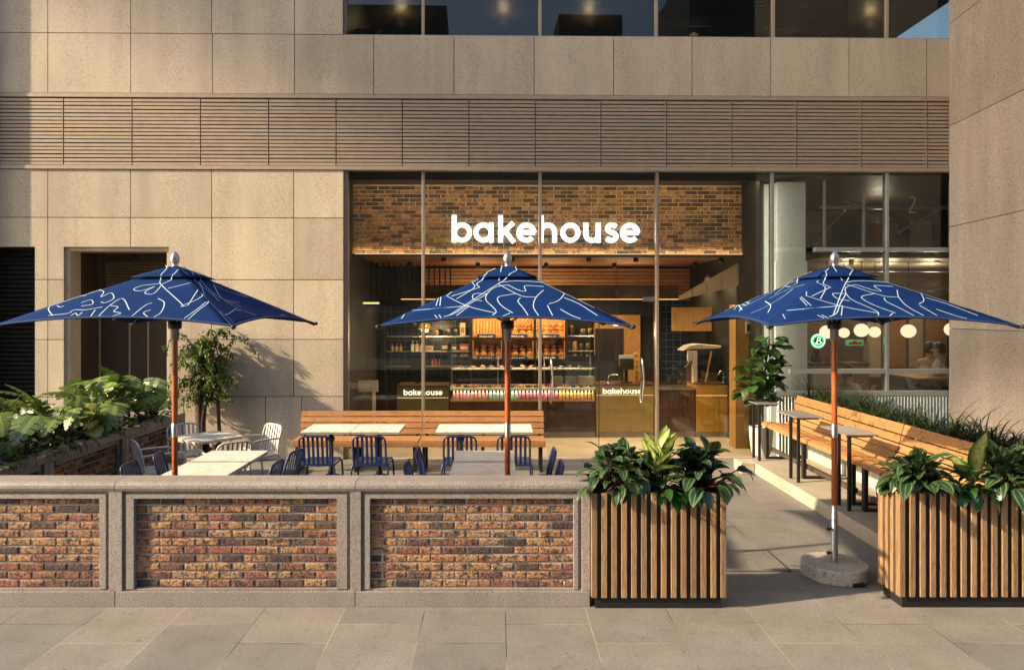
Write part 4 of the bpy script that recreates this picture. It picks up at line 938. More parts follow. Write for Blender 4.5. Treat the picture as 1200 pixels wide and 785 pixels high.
# people seated in the neighbouring cafe
def person(label, u, d, z, face, pose, shirt, skin='skin'):
    o = thing('person', label, 'person', FM @ Vector((u, d, z)))
    Mx = FM @ Matrix.Translation((u, d, z)) @ Matrix.Rotation(face, 4, 'Z')
    J = {'pel': (0, 0, .50), 'sp': (0, .03, .68), 'ch': (0, .05, .86), 'nk': (0, .05, 1.02), 'hd0': (0, .07, 1.10), 'hd1': (0, .07, 1.22), 'hd2': (0, .06, 1.28)}
    for sgn, k in ((-1, 'l'), (1, 'r')):
        J['sh' + k] = (.17 * sgn, .05, .95); J['hp' + k] = (.09 * sgn, .02, .47); J['kn' + k] = (.11 * sgn, .44, .50); J['an' + k] = (.11 * sgn, .46, .09); J['ft' + k] = (.11 * sgn, .60, .03)
        if pose == 'gesture': J['el' + k] = (.24 * sgn, .18, .74); J['ha' + k] = (.13 * sgn, .40, .88)
        else: J['el' + k] = (.23 * sgn, .14, .72); J['ha' + k] = (.10 * sgn, .38, .74)
    rad = {'pel': .13, 'sp': .125, 'ch': .135, 'nk': .055, 'hd0': .075, 'hd1': .092, 'hd2': .06, 'sh': .065, 'el': .042, 'ha': .03, 'hp': .09, 'kn': .06, 'an': .04, 'ft': .038}
    ed = [('pel', 'sp'), ('sp', 'ch'), ('ch', 'nk'), ('nk', 'hd0'), ('hd0', 'hd1'), ('hd1', 'hd2')]
    for k in 'lr':
        ed += [('ch', 'sh' + k), ('sh' + k, 'el' + k), ('el' + k, 'ha' + k), ('pel', 'hp' + k), ('hp' + k, 'kn' + k), ('kn' + k, 'an' + k), ('an' + k, 'ft' + k)]
        h0 = Vector(J['ha' + k]); up = Vector((0, .4, .9)) if pose == 'gesture' else Vector((0, .95, -.2)); up.normalize()
        for f in range(5):
            a = (f - 2) * .014; L_ = (.06, .085, .09, .085, .07)[f]
            J['f%d%s' % (f, k)] = tuple(h0 + Vector((a, 0, 0)) + up * (.03 + L_ * .45)); J['g%d%s' % (f, k)] = tuple(h0 + Vector((a * 1.5, .012, 0)) + up * (.03 + L_))
            ed += [('ha' + k, 'f%d%s' % (f, k)), ('f%d%s' % (f, k), 'g%d%s' % (f, k))]
    def skin_ob(name, keys, mat, grow, par):
        ks = [k for k in J if k in keys]; idx = {k: i for i, k in enumerate(ks)}
        me = bpy.data.meshes.new(name); me.from_pydata([(Mx @ Vector(J[k])) - ORG[o.name] for k in ks], [(idx[a], idx[b]) for a, b in ed if a in idx and b in idx], [])
        ob = bpy.data.objects.new(name, me); C.objects.link(ob); ob.parent = par; me.materials.append(mat); ORG[ob.name] = ORG[o.name]
        sk = ob.modifiers.new('skin', 'SKIN'); ob.modifiers.new('sub', 'SUBSURF').levels = 1; ob.modifiers['sub'].render_levels = 2
        if not me.skin_vertices: me.skin_vertices.new()
        for k in ks:
            base = k if k in rad else k[:-1]
            r_ = .009 if k[0] in 'fg' and k[1].isdigit() else rad[base]
            me.skin_vertices[0].data[idx[k]].radius = (r_ + grow, r_ + grow)
            me.skin_vertices[0].data[idx[k]].use_root = (k == 'pel')
        return ob
    body = skin_ob('body', set(J), M[skin], 0, o)
    skin_ob('shirt', {'pel', 'sp', 'ch', 'shl', 'shr', 'ell', 'elr'}, M[shirt], .014, o)
    skin_ob('trousers', {'pel', 'hpl', 'hpr', 'knl', 'knr', 'anl', 'anr'}, M['denim'], .012, o)
    m = MB(Mx); m.ball((0, .055, 1.225), .094, .104, .098, 14, 8, z_from=-.15); m.ball((0, .03, 1.18), .09, .078, .10, 14, 8, z_from=-.6); m.build('hair', M['hair'], o)
    m = MB(Mx)
    m.ball((0, .168, 1.175), .014, .022, .022, 8, 6)
    for s_ in (-1, 1): m.ball((.098 * s_, .07, 1.18), .012, .022, .03, 8, 6)
    m.build('nose_and_ears', M[skin], o)
    m = MB(Mx)
    for s_ in (-1, 1): m.ball((.034 * s_, .153, 1.20), .014, .012, .008, 8, 6)
    m.ball((0, .158, 1.13), .026, .010, .007, 8, 6); m.build('eyes_and_mouth', M['hair'], o)
pz = zf + .0
person('seated person in cream jumper raising both hands beside the right umbrella pole', fu(991, .75), .75, fz(991, 441, .75) - 1.12, R(-75), 'gesture', 'white_shirt')
person('seated person in pale shirt leaning forward, farther left of the two by the pillar', fu(1088, 1.3), 1.3, zf, R(-60), 'table', 'beige_shirt', 'skin_tan')
person('seated person in white shirt nearest the granite pillar', fu(1105, 1.0), 1.0, zf, R(50), 'table', 'white_shirt')
m = MB(FM); d = .35; x = fu(1066, d); zz = 1.02
m.add([(fu(1060, d), d, fz(1060, 443, d)), (fu(1067, d), d, fz(1060, 442, d)), (fu(1072, d), d - .05, 1.035), (fu(1064.5, d), d - .05, 1.03), (fu(1060, d), d + .03, fz(1060, 443, d)), (fu(1067, d), d + .03, fz(1060, 442, d)), (fu(1072, d), d - .02, 1.035), (fu(1064.5, d), d - .02, 1.03)],
      [(0, 1, 2, 3), (7, 6, 5, 4), (0, 4, 5, 1), (1, 5, 6, 2), (2, 6, 7, 3), (3, 7, 4, 0)])
tag(m.build('menu_holder', M['tag_blue']), 'leaning blue menu card on the cafe window ledge', 'menu')
m = MB(FM); m.box(fu(952, .35), fu(978, .35), .3, .34, 1.022, 1.26); tag(m.build('notice_board', M['greyframe']), 'pale grey panel standing inside the window behind the grass', 'board')
o = thing('cafe_table', 'timber cafe table between the seated people', 'table', FM @ Vector((fu(1080, 1.6), 1.6, zf)))
m = MB(FM); m.box(fu(1062, .9), fu(1118, .9), .62, 1.5, zf + .72, zf + .75); m.build('table_top', M['panelwood'], o)
for q, d in ((1064, .66), (1115, .66), (1066, 1.4), (1117, 1.4)):
    m = MB(FM); x = fu(q, d); m.box(x - .02, x + .02, d, d + .04, zf, zf + .719); m.build('leg', M['black'], o)
for q, d, lab in ((1088, 1.3, 'dark stool under the farther seated person'), (1105, 1.0, 'dark stool under the person beside the pillar'), (991, .75, 'dark stool under the person raising both hands')):
    m = MB(FM); x = fu(q, d); z = zf + (.40 if q > 1000 else fz(991, 441, .75) - 1.12 + .40 - zf); m.lathe([(.17, z - zf - .04), (.18, z - zf), (.16, z - zf + .005)], (x, d, zf), 16)
    for k in range(4): m.tube([(x + .1 * math.cos(k * 1.57), d + .1 * math.sin(k * 1.57), z - .03), (x + .16 * math.cos(k * 1.57), d + .16 * math.sin(k * 1.57), zf)], .012, 6)
    tag(m.build('stool', M['black']), lab, 'stool')
# upper room contents
d = 1.2; o = thing('table_lamp', 'yellow lampshade glowing in the upper window', 'lamp', FM @ Vector((fu(808, d), d, ZW + .02)))
m = MB(FM); m.lathe([(.19, 0), (.2, .03), (.14, .16), (.08, .22)], (fu(808, d), d, ZW + .08), 18); m.build('lamp_shade', M['lampshade'], o)
m = MB(FM); m.lathe([(.09, 0), (.03, .02), (.02, .085)], (fu(808, d), d, ZW + .012), 12); m.build('lamp_base', M['black'], o)
for q_ in (470, 590, 690, 940, 1020): pt('upstairs_light', FM @ Vector((fu(q_, 2.0), 2.0, ZT - .15)), 4, WARM, .08)
pt('table_lamp_light', FM @ Vector((fu(808, d), d - .3, ZW + .35)), 9, WARM, .08)
for q, dd, hh, mt, lab in ((425, 1.0, .5, 'darkbrown', 'brown armchair back in the far left upper window'), (460, 1.2, .45, 'jar_amber', 'amber upholstered chair beside the second mullion upstairs'), (935, 1.0, .42, 'darkbrown', 'brown chair below the dark blind upstairs'), (985, 1.1, .4, 'cream', 'cream chair below the right end of the dark blind upstairs')):
    m = MB(FM); x = fu(q, dd); m.box(x - .28, x + .28, dd, dd + .12, ZW + .012, ZW + hh); m.box(x - .3, x - .2, dd - .4, dd - .002, ZW + .012, ZW + .3); m.box(x + .2, x + .3, dd - .4, dd - .002, ZW + .012, ZW + .3)
    tag(m.build('armchair', M[mt], bev=.04, seg=3), lab, 'chair')

# ================================================================== RIGHT PILLAR
pa_ = math.atan(.0965); PM = Matrix.Translation((5.866, 0, 0)) @ Matrix.Rotation(-pa_, 4, 'Z')   # local x = away from the forecourt, y = along the face
pl_ = thing('granite_pillar', 'massive granite pillar with sloping looking joints at the right edge', 'pillar', PM @ Vector((.8, 8.5, 0)))
zz = [0, .46, 1.985, 3.54, 5.09, 6.66, 8.2, 9.8, 11.4]
for z0, z1 in zip(zz, zz[1:]):
    m = MB(PM); m.box(0, 3, 5.2, 11.2, z0 + .005, z1 - .005); m.build('granite_course', M['pillar'], pl_)
m = MB(PM); m.box(.03, 2.9, 5.25, 11.19, 0, 11.3); m.build('pillar_core', M['joint'], pl_)

# ================================================================== FRONT BRICK WALL
YW = 5.47
wl = thing('brick_wall', 'low granite framed wall with three brick panels along the pavement', 'wall', (-2.0, YW, 0))
XL, XR = -4.78, .70
fro = ((-4.63, -2.935), (-2.835, -1.11), (-1.03, .637))        # frame outlines
brk = ((-4.545, -3.01), (-2.75, -1.215), (-.965, .575))
zf0, zf1, zb0_, zb1_ = .118, .871, .130, .812
joints = (XL, -2.885, -1.072, XR)
for a, b in zip(joints, joints[1:]):
    m = MB(); m.box(a + .002, b - .002, YW, YW + .21, 0, .1155); m.build('plinth', M['wallstone'], wl, bev=.004)
    prof = [(5.472, .873), (5.464, .895), (5.466, .916), (5.476, .932), (5.494, .941), (5.53, .944), (5.69, .944), (5.69, .873)]
    m = MB(); n = len(prof); vs = [(a + .002, y, z) for y, z in prof] + [(b - .002, y, z) for y, z in prof]
    m.add(vs, [list(range(n))[::-1], list(range(n, 2 * n))] + [(k, (k + 1) % n, n + (k + 1) % n, n + k) for k in range(n)], 0, random.random()); m.build('coping', M['wallstone'], wl)
edges = [XL] + [v for f in fro for v in f] + [XR]
for a, b in ((edges[0], edges[1]), (edges[2], edges[3]), (edges[4], edges[5]), (edges[6], edges[7])):
    m = MB(); m.box(a, b, YW + .006, YW + .19, .116, .8725); m.build('pilaster', M['wallstone'], wl, bev=.003)
for (a, b), (c, d) in zip(fro, brk):
    m = MB()
    # outer sunk groove, then a raised inner band
    g0, g1 = .026, YW + .030
    m.box(a, b, g1, YW + .19, zf1 - g0, .8725); m.box(a, a + g0, g1, YW + .19, zf0, zf1 - g0); m.box(b - g0, b, g1, YW + .19, zf0, zf1 - g0)
    i1 = YW + .014
    m.box(a + g0, b - g0, i1, YW + .19, zb1_, zf1 - g0 - .0005); m.box(a + g0, c, i1, YW + .19, zb0_, zb1_); m.box(d, b - g0, i1, YW + .19, zb0_, zb1_); m.box(a, b, YW + .02, YW + .19, .116, zb0_ - .0005)
    m.build('panel_frame', M['wallstone'], wl, bev=.002)
    m = MB(); bricks(m, c, d, zb0_, zb1_, lambda p, q, o: (p, YW + .042 + o, q), .172, .052, .0105, .022, int(100 + a * 10), .006)
    m.box(c, d, YW + .054, YW + .18, zb0_, zb1_, 1); m.build('brick_panel', [M['brick'], M['mortar']], wl)

# ================================================================== LEFT PLANTER (runs back to the facade)
XP = -4.25
lp_ = thing('brick_planter', 'long brick panelled planter in shade full of monstera at the left', 'planter', (XP - .8, 8, 0))
ys = (5.70, 6.88, 8.29, 9.75); TP = .875
for y0, y1 in zip(ys, ys[1:]):
    m = MB(); m.box(XP - .21, XP + .012, y0 + .003, y1 - .003, TP - .075, TP); m.build('coping', M['wallstone'], lp_, bev=.012, seg=3)
    m = MB(); m.box(XP - .2, XP, y0 + .002, y0 + .075, .10, TP - .077); m.box(XP - .2, XP, y1 - .075, y1 - .002, .10, TP - .077)
    m.box(XP - .2, XP - .03, y0 + .076, y0 + .115, .10, TP - .077); m.box(XP - .2, XP - .03, y1 - .115, y1 - .076, .10, TP - .077); m.box(XP - .2, XP - .012, y0 + .116, y1 - .116, TP - .125, TP - .077); m.build('panel_frame', M['wallstone'], lp_, bev=.003)
    m = MB(); bricks(m, y0 + .117, y1 - .117, .11, TP - .126, lambda p, q, o: (XP - .045 - o, p, q), .172, .055, .011, .02, int(y0 * 10), .006)
    m.box(XP - .19, XP - .06, y0 + .117, y1 - .117, .11, TP - .126, 1); m.build('brick_panel', [M['brick'], M['mortar']], lp_)
m = MB(); m.box(XP - .21, XP + .01, ys[0], ys[-1], 0, .098); m.build('plinth', M['wallstone'], lp_)
m = MB(); m.box(XP - 2.4, XP - .211, ys[0], ys[-1], .0, TP - .06); m.build('soil', M['soil'], lp_)
m = MB(); m.box(XP - 2.4, XP - .0, ys[-1] + .001, ys[-1] + .12, 0, TP); m.build('end_wall', M['wallstone'], lp_)

# ================================================================== LEAVES
def w_ell(t): return math.sin(math.pi * min(max(t, 0), 1) ** .8) ** .8
def w_lance(t): return math.sin(math.pi * t ** .65) ** .9
def w_obov(t): return math.sin(math.pi * t ** 1.35) ** .75
def w_heart(t): return (max(0, 1 - t) ** .62) * (.72 + .28 * min(1, t * 8)) * (1 if t > .02 else .75)
def leaf(mb, base, az, el, L, W, droop=.8, prof=w_ell, fold=.18, roll=0.0, n=7, mi=0, wave=0.0, cols=(-1, -.5, 0, .5, 1)):
    p = Vector(base); e = el; pts = []; ts = []
    for i in range(n + 1):
        pts.append(p.copy()); d = Vector((math.cos(az) * math.cos(e), math.sin(az) * math.cos(e), math.sin(e))); ts.append(d)
        p = p + d * L / n; e -= droop / n
    sx = Vector((-math.sin(az), math.cos(az), 0)); vs = []; uv = []
    ph = random.random() * 6
    for i, (q, d) in enumerate(zip(pts, ts)):
        t = i / n; nn = sx.cross(d) * -1
        s_ = sx * math.cos(roll) + nn * math.sin(roll); nn2 = nn * math.cos(roll) - sx * math.sin(roll)
        wv = W * .5 * max(prof(t), .015)
        for c in cols:
            vs.append(q + s_ * (c * wv) + nn2 * (fold * abs(c) * wv + wave * wv * math.sin(ph + t * 14 + c * 2) * abs(c))); uv.append((t, c * .5 + .5))
    k = len(cols); fs = [(i * k + j, i * k + j + 1, (i + 1) * k + j + 1, (i + 1) * k + j) for i in range(n) for j in range(k - 1)]
    mb.add(vs, fs, mi, random.random(), uv, True)
def monstera_leaf(mb, base, az, el, L, W, roll=0, droop=.7, nl=6):
    # solid heart with deep cut lobes on either side
    e = el; p = Vector(base); ctr = []; dirs = []; n = nl * 2
    for i in range(n + 1):
        d = Vector((math.cos(az) * math.cos(e), math.sin(az) * math.cos(e), math.sin(e))); ctr.append(p.copy()); dirs.append(d); p = p + d * L / n; e -= droop / n
    sx = Vector((-math.sin(az), math.cos(az), 0)); rn = random.random()
    def pnt(t, c):
        i = min(int(t * n), n - 1); f = t * n - i; q = ctr[i].lerp(ctr[i + 1], f); d = dirs[i]; nn = d.cross(sx)
        s_ = sx * math.cos(roll) + nn * math.sin(roll); n2 = nn * math.cos(roll) - sx * math.sin(roll)
        wv = W * .5 * max(w_heart(t), .02)
        return q + s_ * c * wv + n2 * (.16 * abs(c) * wv - .22 * wv * c * c), (t, c * .5 + .5)
    for sgn in (-1, 1):
        for i in range(n):                                    # inner blade
            a, b = i / n, (i + 1) / n
            q = [pnt(a, 0), pnt(b, 0), pnt(b, .36 * sgn), pnt(a, .36 * sgn)]
            mb.add([x[0] for x in q], [(0, 1, 2, 3)], 0, rn, [x[1] for x in q], True)
        for k in range(nl):                                   # lobes sweep forward a little
            a, b = k / nl, (k + (.80 if k < nl - 1 else 1.0)) / nl; sw = .06
            q = [pnt(a, .36 * sgn), pnt(b, .36 * sgn), pnt(min(b + sw * .6, 1), .82 * sgn), pnt(min(b + sw, 1) - .02, 1.0 * sgn), pnt(min(a + sw + .03, 1), 1.02 * sgn), pnt(min(a + sw * .5, 1), .8 * sgn)]
            mb.add([x[0] for x in q], [(0, 1, 2, 5), (5, 2, 3, 4)], 0, rn, [x[1] for x in q], True)

SKYW = R(-100)                                            # leaves turn towards the street
def monstera(label, x, y, z, n, hgt, grp, seed):
    random.seed(seed); o = thing('monstera_plant', label, 'plant', (x, y, z), grp)
    ml, ms = MB(), MB()
    for i in range(int(n * 1.6)):
        a = random.uniform(-2.6, .6) if i % 5 else random.uniform(0, 6.28)
        hh = hgt * random.uniform(.38, .95); rch = random.uniform(.06, .42)
        tip = Vector((x + rch * math.cos(a), y + rch * math.sin(a), z + hh))
        pth = cr([(x + random.uniform(-.03, .03), y + random.uniform(-.03, .03), z - .02), (x + rch * .35 * math.cos(a), y + rch * .35 * math.sin(a), z + hh * .65), tip], 5)
        ms.tube(pth, .006, 5)
        L = random.uniform(.26, .40) * (1.0 if hh > .3 else .85)
        az = random.gauss(-1.9, .75)                       # blades turn to the light of the street
        monstera_leaf(ml, tip, az, random.uniform(-.95, -.1) if i % 4 else random.uniform(.2, 1.2), L, L * random.uniform(.85, 1.05), random.uniform(-.45, .45), random.uniform(.2, .8))
    ml.build('leaves', M['monstera'], o); ms.build('stems', M['monstera'], o)
def tuft(name, label, x, y, z, n, L0, L1, W0, mat, grp, seed, el=(.2, 1.3), droop=(.6, 1.6), prof=w_ell, stem=.0, fold=.2, wave=.1, azs=None, spread=.04):
    random.seed(seed); o = thing(name, label, 'plant', (x, y, z), grp); m = MB(); ms = MB()
    for i in range(n):
        a = random.uniform(0, 6.28) if azs is None else random.uniform(*azs); e = random.uniform(*el); L = random.uniform(L0, L1)
        b = Vector((x + random.uniform(-spread, spread), y + random.uniform(-.045, .045), z))
        if stem:
            sl_ = stem * random.uniform(.3, 1.15); e2 = min(e + .45, 1.5); t = b + Vector((math.cos(a) * math.cos(e2), math.sin(a) * math.cos(e2), math.sin(e2))) * sl_
            ms.tube([b - Vector((0, 0, .02)), (b + t) / 2 + Vector((0, 0, .01)), t], .0045, 5); b = t
        leaf(m, b, a, e, L, L * W0 * random.uniform(.85, 1.15), random.uniform(*droop), prof, fold, random.uniform(-.4, .4), 7, 0, wave)
    m.build('leaves', M[mat], o)
    if stem: ms.build('stems', M['cover'] if mat != 'calathea' else M['maroon'], o)
    return o
g1 = 'monstera plants in the long brick planter'
mlist = ((-5.25, 6.55, 7, .62, 'front monstera with the large glossy split leaf at the left edge'), (-5.05, 7.05, 6, .52, 'low monstera between the left edge and the pale leaves'),
         (-5.55, 7.6, 6, .70, 'tall monstera in front of the dark shuttered opening'), (-5.05, 7.75, 6, .62, 'monstera before the stone pier between both openings'), (-5.1, 8.5, 6, .74, 'upright monstera in front of the doorway reveal'),
         (-4.85, 8.3, 5, .5, 'low monstera overhanging the middle of the planter coping'), (-5.05, 9.1, 7, .72, 'broad monstera in front of the metal doors'), (-4.75, 9.35, 7, .70, 'bright monstera right behind the left umbrella pole'), (-5.5, 9.2, 6, .68, 'farther monstera against the doorway'))
for i, (x, y, n, h_, lab) in enumerate(mlist): monstera(lab, x + .30, y, TP - .06, n, h_ * .92, g1, 20 + i)
g2 = 'pale leaved plants among the monstera'
for i, (x, y, lab) in enumerate(((-4.95, 7.35, 'cream veined plant near the left end of the brick planter'), (-4.72, 8.05, 'cream striped plant hanging over the planter coping'), (-4.85, 8.85, 'yellow green plant in front of the metal doors'), (-5.0, 6.9, 'yellow edged plant close to the left edge of the photo'))):
    tuft('variegated_plant', lab, x + .12, y, TP - .05, 15, .22, .32, .66, 'pothos', g2, 50 + i, el=(-.1, .9), droop=(.7, 1.5), stem=.26, prof=w_ell, azs=(-2.9, -.2))
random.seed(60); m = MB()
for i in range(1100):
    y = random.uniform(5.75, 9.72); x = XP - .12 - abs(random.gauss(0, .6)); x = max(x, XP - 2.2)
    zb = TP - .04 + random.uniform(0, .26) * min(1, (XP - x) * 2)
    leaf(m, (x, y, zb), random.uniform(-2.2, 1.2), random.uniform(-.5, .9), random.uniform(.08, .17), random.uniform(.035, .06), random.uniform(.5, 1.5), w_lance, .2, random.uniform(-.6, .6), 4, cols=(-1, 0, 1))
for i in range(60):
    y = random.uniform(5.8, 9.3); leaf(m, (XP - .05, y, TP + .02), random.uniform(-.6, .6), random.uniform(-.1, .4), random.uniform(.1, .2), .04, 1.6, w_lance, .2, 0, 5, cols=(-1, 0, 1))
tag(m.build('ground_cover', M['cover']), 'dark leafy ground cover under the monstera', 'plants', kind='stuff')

# ------------------------------------------------------------------ small tree against the facade
random.seed(71); tx, ty = -4.40, 10.72
o = thing('small_tree', 'slender small leaved tree beside the doorway casting its shadow on the stone', 'tree', (tx, ty, 0))
m = MB()
m.tube([(tx, ty, 0), (tx + .01, ty, .5), (tx - .01, ty, .95), (tx + .02, ty, 1.3)], [.075, .07, .06, .045], 10)
m.tube([(tx + .07, ty - .03, 0), (tx + .05, ty - .02, .6), (tx + .1, ty, 1.1)], [.05, .045, .03], 8)
m.tube([(tx + .28, ty + .05, .3), (tx + .26, ty + .03, .8), (tx + .3, ty, 1.6)], [.03, .028, .018], 8); m.tube([(tx + .08, ty, .12), (tx + .28, ty + .05, .3)], [.035, .03], 8)
tw = MB(); lf = MB()
for i in range(64):
    a = random.uniform(0, 6.28); s0 = Vector((tx + random.uniform(-.02, .3), ty, random.uniform(.85, 1.6))); r_ = random.uniform(.15, .66)
    top = s0 + Vector((math.cos(a) * r_ * .6, math.sin(a) * r_ * .22, random.uniform(.1, .42)))
    end = top + Vector((math.cos(a) * r_ * .5, math.sin(a) * r_ * .12, random.uniform(-.36, -.02)))
    end.y = min(end.y, 10.93); top.y = min(top.y, 10.9)
    br = cr([s0, top, end], 8); tw.tube(br, [.009 - .007 * k / (len(br) - 1) for k in range(len(br))], 5)
    for k in range(4, len(br)):
        for j in range(random.randint(4, 7)):
            q = br[k] + Vector((random.gauss(0, .02), random.gauss(0, .012), random.gauss(0, .02)))
            leaf(lf, q, random.uniform(0, 6.28), random.uniform(-1.2, .4), random.uniform(.05, .085), random.uniform(.02, .032), .5, w_lance, .2, random.uniform(-.7, .7), 3, cols=(-1, 0, 1))
m.build('trunk', M['bark'], o); tw.build('branches', M['bark'], o); lf.build('crown', M['treeleaf'], o)

# ------------------------------------------------------------------ slatted timber planters
def slat_planter(label, x0, x1, y0, y1, n):
    o = thing('slatted_planter', label, 'planter', ((x0 + x1) / 2, (y0 + y1) / 2, 0), 'slatted timber planters at the entrance'); ht = .865
    m = MB(); m.box(x0 + .03, x1 - .03, y0 + .025, y1 - .025, 0, .10); m.build('plinth', M['black'], o)
    m = MB(); m.box(x0 + .02, x1 - .02, y0 + .022, y1 - .022, .101, ht - .012); m.build('planter_box', M['black'], o)
    m = MB(); st_ = (x1 - x0 - .041) / (n - 1)
    for i in range(n): x = x0 + i * st_; m.box(x, x + .041, y0, y0 + .0215, .085, ht)
    for i in range(n): x = x0 + i * st_; m.box(x, x + .041, y1 - .0215, y1, .085, ht)
    k = 4; sy = (y1 - y0 - .044 - .046) / (k - 1)
    for i in range(k):
        y = y0 + .0225 + i * sy; m.box(x0 - .0, x0 + .0195, y, y + .041, .085, ht); m.box(x1 - .0195, x1, y, y + .046, .085, ht)
    m.build('slats', M['oak'], o, bev=.002, seg=1)
    m = MB(); m.box(x0 + .03, x1 - .03, y0 + .03, y1 - .03, ht - .011, ht - .005); m.build('soil', M['soil'], o)
    return ht - .01
PY0, PY1 = 5.425, 5.74
hz = slat_planter('timber slatted planter between the brick wall and the entrance', .705, 1.712, PY0, PY1, 14)
slat_planter('timber slatted planter in front of the pillar and bench', 3.018, 4.06, 5.44, 5.755, 14)
g3 = 'plants in the slatted planters'
tuft('calathea_plant', 'dark striped calathea spilling over the brick wall end', .93, 5.58, hz, 125, .12, .215, .52, 'calathea', g3, 81, el=(-.25, 1.4), droop=(.7, 2.0), stem=.24, spread=.12)
tuft('variegated_plant', 'upright cream and green plant in the middle of the left slatted planter', 1.20, 5.55, hz, 34, .20, .30, .36, 'dieff', g3, 84, el=(.55, 1.5), droop=(.1, .9), stem=.22, spread=.06)
tuft('calathea_plant', 'dark striped calathea at the entrance end of the left slatted planter', 1.55, 5.58, hz, 125, .12, .215, .52, 'calathea', g3, 85, el=(-.25, 1.35), droop=(.7, 2.0), stem=.24, spread=.10)
tuft('philodendron_plant', 'low bright green lobed plant at the front rim of the left slatted planter', 1.27, 5.47, hz, 9, .13, .19, .5, 'philo', g3, 86, el=(-.3, .4), droop=(1.0, 2.0), stem=.05, azs=(-2.8, -.3))
tuft('calathea_plant', 'blue green striped calathea at the left corner of the right slatted planter', 3.24, 5.58, hz, 110, .14, .24, .50, 'calathea', g3, 87, el=(-.2, 1.3), droop=(.6, 1.8), stem=.20, spread=.09)
tuft('philodendron_plant', 'glossy green plant at the front rim of the right slatted planter', 3.55, 5.48, hz, 14, .13, .2, .45, 'philo', g3, 88, el=(-.3, .7), droop=(.9, 1.8), stem=.08, azs=(-3.0, -.1))
tuft('calathea_plant', 'dark calathea at the right end of the right slatted planter', 3.92, 5.60, hz, 110, .14, .24, .50, 'calathea', g3, 89, el=(-.2, 1.3), droop=(.6, 1.8), stem=.24, spread=.10)
random.seed(90); o = thing('variegated_plant', 'pale yellow green broad leaved plant in the right slatted planter', 'plant', (3.62, 5.6, hz), g3); m = MB()
leaf(m, (3.68, 5.56, hz + .13), -1.3, 1.50, .34, .23, .35, w_ell, .12, .1, 9)
for a, e, L, W in ((3.0, .8, .34, .10), (2.7, .6, .32, .11), (-2.6, .9, .30, .12), (.3, .55, .3, .11), (-.3, .3, .28, .1), (1.2, .9, .28, .12), (-1.9, .9, .26, .11), (2.2, 1.1, .3, .11)): leaf(m, (3.64, 5.58, hz + .06), a, e, L, W, .7, w_ell, .2, random.uniform(-.3, .3), 8)
m.build('leaves', M['dieff'], o)
m = MB(); m.tube([(3.63, 5.58, hz - .01), (3.66, 5.57, hz + .07), (3.68, 5.56, hz + .13)], .012, 6); m.build('stems', M['dieff'], o)

# ------------------------------------------------------------------ fig tree in a pot, grass bed
px_, py_ = 3.86, 10.62
o = thing('plant_pot', 'pale ribbed round pot at the end of the right bench', 'pot', (px_, py_, .15))
m = MB(); pr = [(.125, 0), (.15, .12), (.165, .28), (.17, .41), (.15, .415), (.148, .37)]
m.lathe(pr, (px_, py_, .151), 40); m.build('pot_body', M['potwhite'], o)
m = MB(); m.lathe([(.147, .34), (.147, .365)], (px_, py_, .151), 24); m.build('soil', M['soil'], o)
random.seed(95); z0 = .5
o = thing('fig_tree', 'fiddle leaf fig standing in the pale ribbed pot', 'tree', (px_, py_, z0))
m = MB(); m.tube(cr([(px_, py_, z0), (px_ + .02, py_, .9), (px_ + .06, py_, 1.4), (px_ + .12, py_, 1.85)], 5), .016, 8); m.tube(cr([(px_ + .02, py_, .85), (px_ - .08, py_ - .03, 1.1), (px_ - .1, py_ - .05, 1.4)], 5), .011, 8); m.build('trunk', M['bark'], o)
m = MB()
for i in range(130):
    br = random.random() < .35; t = random.random()
    q = Vector((px_ - .05 - .14 * t, py_ - .06, .95 + .5 * t)) if br else Vector((px_ + .03 + .12 * t, py_, .98 + .88 * t))
    a = random.uniform(0, 6.28); q = q + Vector((math.cos(a), math.sin(a) * .6, 0)) * random.uniform(.02, .14)
    leaf(m, q, a, random.uniform(-.4, 1.1), random.uniform(.18, .30), random.uniform(.12, .19), random.uniform(.5, 1.3), w_obov, .2, random.uniform(-.5, .5), 6, 0, .12)
m.build('crown', M['fig'], o)
o = thing('grass_planter', 'pale concrete bed of long grass behind the right bench', 'planter', (5.5, 8.2, 0))
m = MB()
for i in range(150): y = 5.3 + i * .037; m.box(4.43, 4.455, y, y + .022, .151, .86)
m.box(4.456, 4.55, 5.25, 10.9, .151, .875); m.build('planter_wall', M['palestone'], o)
m = MB(); m.box(4.551, 5.0, 5.25, 10.9, .0, .84); m.build('soil', M['soil'], o)
m = MB(); m.box(5.001, 5.08, 5.25, 10.9, .0, .875); m.build('planter_wall', M['palestone'], o)
random.seed(97); m = MB()
for i in range(330):
    x = random.uniform(4.47, 4.97); y = random.uniform(5.7, 10.85)
    if x > 5.866 + .0965 * y - .05: continue
    hh = random.uniform(.6, 1.0) * (1 + .25 * math.sin(y * 5 + x * 9))
    for k in range(random.randint(9, 14)):
        a = random.uniform(0, 6.28); leaf(m, (x + random.gauss(0, .035), y + random.gauss(0, .035), .84), a, random.uniform(.8, 1.5), random.uniform(.30, .56) * hh, random.uniform(.011, .020), random.uniform(1.0, 2.8), lambda t: 1 - t ** 3, .3, 0, 5, cols=(-1, 0, 1))
tag(m.build('grass', M['grass']), 'dense arching dark green border grass behind the right bench', 'grass', kind='stuff')

